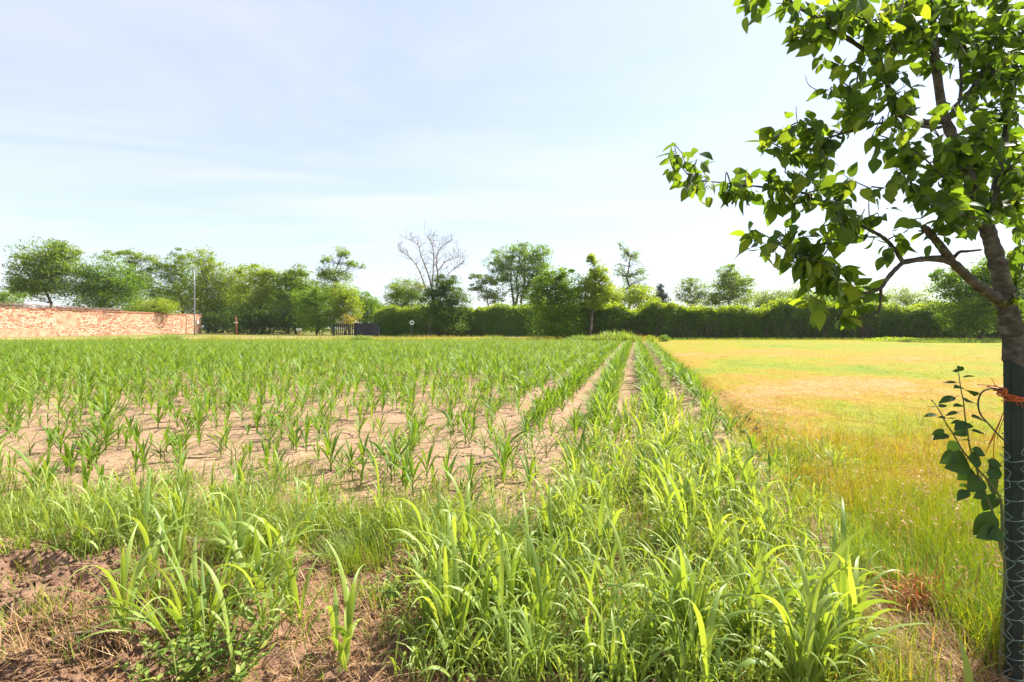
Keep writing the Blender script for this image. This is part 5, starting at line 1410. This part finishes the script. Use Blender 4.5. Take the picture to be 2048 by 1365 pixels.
def straw_and_clods():
    # straw litter over the bank and the bottom right corner
    f = lambda X, Y, px, py: RNG.random(len(X)) < np.clip(.28 + .8 * vn(X * 2.2, Y * 2.2, 95) + .55 * ((px > 1650) & (py > 1150)) + .4 * ((px < 330) & (py > 1290)) + .3 * ((px > 560) & (px < 1000)) + .05 * ((px < 330) & (py < 1290)), .05, 1)
    xy = rect_px(27000, -30, 2040, 1105, 1460, f)
    n = len(xy); z = ground_h(xy[:, 0], xy[:, 1]) + .006
    right = xy[:, 0] > .9
    V, q, m = blades(np.c_[xy, z], RNG.uniform(0, 6.28, n), RNG.uniform(.03, .13, n) * np.where(right, 1.3, 1), RNG.uniform(.0016, .0034, n), R(72) + R(16) * RNG.random(n), R(30) * RNG.normal(size=n), 3, 'grass', 0, RNG.normal(size=n), 1.2, RNG.normal(size=n) * .8)
    tag(MB().add(V, q, np.repeat(np.clip(.4 + RNG.normal(size=n) * .25, 0, 1), m)).build('straw_litter', M['straw']), 'dry straw litter scattered over the bare soil in front', 'straw', kind='stuff')
    # standing dry culms bottom right and left
    xy = np.concatenate([rect_px(900, 1680, 2010, 1150, 1380), rect_px(260, -20, 300, 1300, 1400), rect_px(240, 560, 1000, 1180, 1400)])
    n = len(xy); z = ground_h(xy[:, 0], xy[:, 1])
    V, q, m = blades(np.c_[xy, z], RNG.normal(2.6, 1.0, n), RNG.uniform(.10, .32, n), .0024, R(40) + R(40) * RNG.random(n), R(60) * RNG.normal(size=n), 5, 'grass', 0, 0, 1.2, RNG.normal(size=n) * .6)
    tag(MB().add(V, q, np.repeat(np.clip(.5 + RNG.normal(size=n) * .28, 0, 1), m)).build('dry_stalks', M['straw']), 'long dry bent stalks lying over the soil and at the fence foot', 'straw', kind='stuff')
    # curled rusty dry plant
    x, y = px_ground(1835, 1225); rng = np.random.default_rng(6)
    n = 130; a = rng.uniform(0, 6.28, n)
    V, q, m = blades(np.c_[rng.normal(size=n) * .07, rng.normal(size=n) * .05, np.zeros(n)], a, rng.uniform(.12, .30, n), .008, R(30) * rng.random(n), R(260) * rng.random(n), 9, 'grass', 0, rng.normal(size=n), 2.2)
    o = MB().add(V, q, np.repeat(np.clip(.12 + .3 * rng.random(n), 0, 1), m)).build('dry_curled_weed', plain_mat('rusty_dry_leaf', (.60, .26, .11), .7, scale=30, col2=(.45, .16, .06))); o.location = (x, y, gh(x, y)); tag(o, 'rust-coloured dead weed with curled leaves near the dark post', 'dead weed')
    # crumbs of soil
    ico = []
    ph = (1 + 5 ** .5) / 2
    iv = np.array([(-1, ph, 0), (1, ph, 0), (-1, -ph, 0), (1, -ph, 0), (0, -1, ph), (0, 1, ph), (0, -1, -ph), (0, 1, -ph), (ph, 0, -1), (ph, 0, 1), (-ph, 0, -1), (-ph, 0, 1)]) / 1.9
    fi = np.array([(0, 11, 5), (0, 5, 1), (0, 1, 7), (0, 7, 10), (0, 10, 11), (1, 5, 9), (5, 11, 4), (11, 10, 2), (10, 7, 6), (7, 1, 8), (3, 9, 4), (3, 4, 2), (3, 2, 6), (3, 6, 8), (3, 8, 9), (4, 9, 5), (2, 4, 11), (6, 2, 10), (8, 6, 7), (9, 8, 1)])
    mb = MB()
    a1 = rect_px(5200, -60, 330, 1125, 1440); a2 = rect_px(2600, 560, 1300, 1150, 1440)
    a3 = rect_px(1400, 1120, 1560, 740, 960, lambda X, Y, px, py: np.abs(u_of(X, Y) - 1.42) < .22)
    a4 = rect_px(3500, 0, 1200, 860, 1050, lambda X, Y, px, py: u_of(X, Y) < 1.1)
    for arr, lo, hi in ((a1, .003, .015), (a2, .003, .010), (a3, .01, .035), (a4, .003, .009)):
        zz = ground_h(arr[:, 0], arr[:, 1])
        for (x, y), z in zip(arr, zz):
            s = lo + (hi - lo) * RNG.random() ** 3
            mb.add(iv * (s * RNG.uniform(.7, 1.3), s * RNG.uniform(.7, 1.3), s * .8) * (1 + RNG.normal(size=(12, 1)) * .15) + (x, y, z + s * .15), fi)
    tag(mb.build('soil_crumbs', M['clod'], None, False), 'loose crumbs and clods of soil', 'soil', kind='stuff')
    # pale stones and the stick
    def stone(px, py, s, lab, flat=.6):
        x, y = px_ground(px, py); b = MB()
        v = iv * (1 + RNG.normal(size=(12, 1)) * .14) * (s, s * .7, s * flat)
        b.add(v, fi); o = b.build('pale_stone', M['stone'], None, False); o.location = (x, y, gh(x, y) + s * .2); tag(o, lab, 'stone')
    stone(95, 1282, .016, 'small white stone lying among the crumbly soil of the bank')
    stone(278, 1105, .04, 'flat white stone half hidden behind the arching grass clump', .35)
    b = MB()
    pts = []
    for k, (px, py) in enumerate([(-30, 1345), (40, 1338), (110, 1334), (170, 1331), (245, 1328)]):
        x, y = px_ground(px, py); pts.append((x, y, gh(x, y) + .018))
    v, f = tube(spline(pts, 4), np.linspace(.006, .004, 17), 7); b.add(v, f)
    tag(b.build('stick', M['stick']), 'thin pale stick lying across the soil at the bottom left', 'stick')
    b = MB(); x, y = px_ground(6, 1300); v, f = tube(spline([(x, y, gh(x, y)), (x + .01, y + .02, gh(x, y) + .05), (x + .004, y + .03, gh(x, y) + .10)], 4), .003, 6); b.add(v, f)
    tag(b.build('twig', M['stick']), 'short upright pale twig at the left edge of the bank', 'twig')
straw_and_clods()

# ------------------------------------------------------------------ the summer haze in the air
def haze():
    b = MB(); b.add(*box(0, 0, 10.4, 1840, 1840, 23.2))
    m, n, l, out = new_mat('pale_summer_haze')
    v = n.new('ShaderNodeVolumePrincipled'); v.inputs['Color'].default_value = (.92, .95, 1.0, 1); v.inputs['Density'].default_value = 0.00015
    v.inputs['Anisotropy'].default_value = 0.3
    l.new(v.outputs[0], out.inputs['Volume'])
    tag(b.build('haze', m, None, False), kind='stuff')
haze()
scene.cycles.volume_bounces = 0
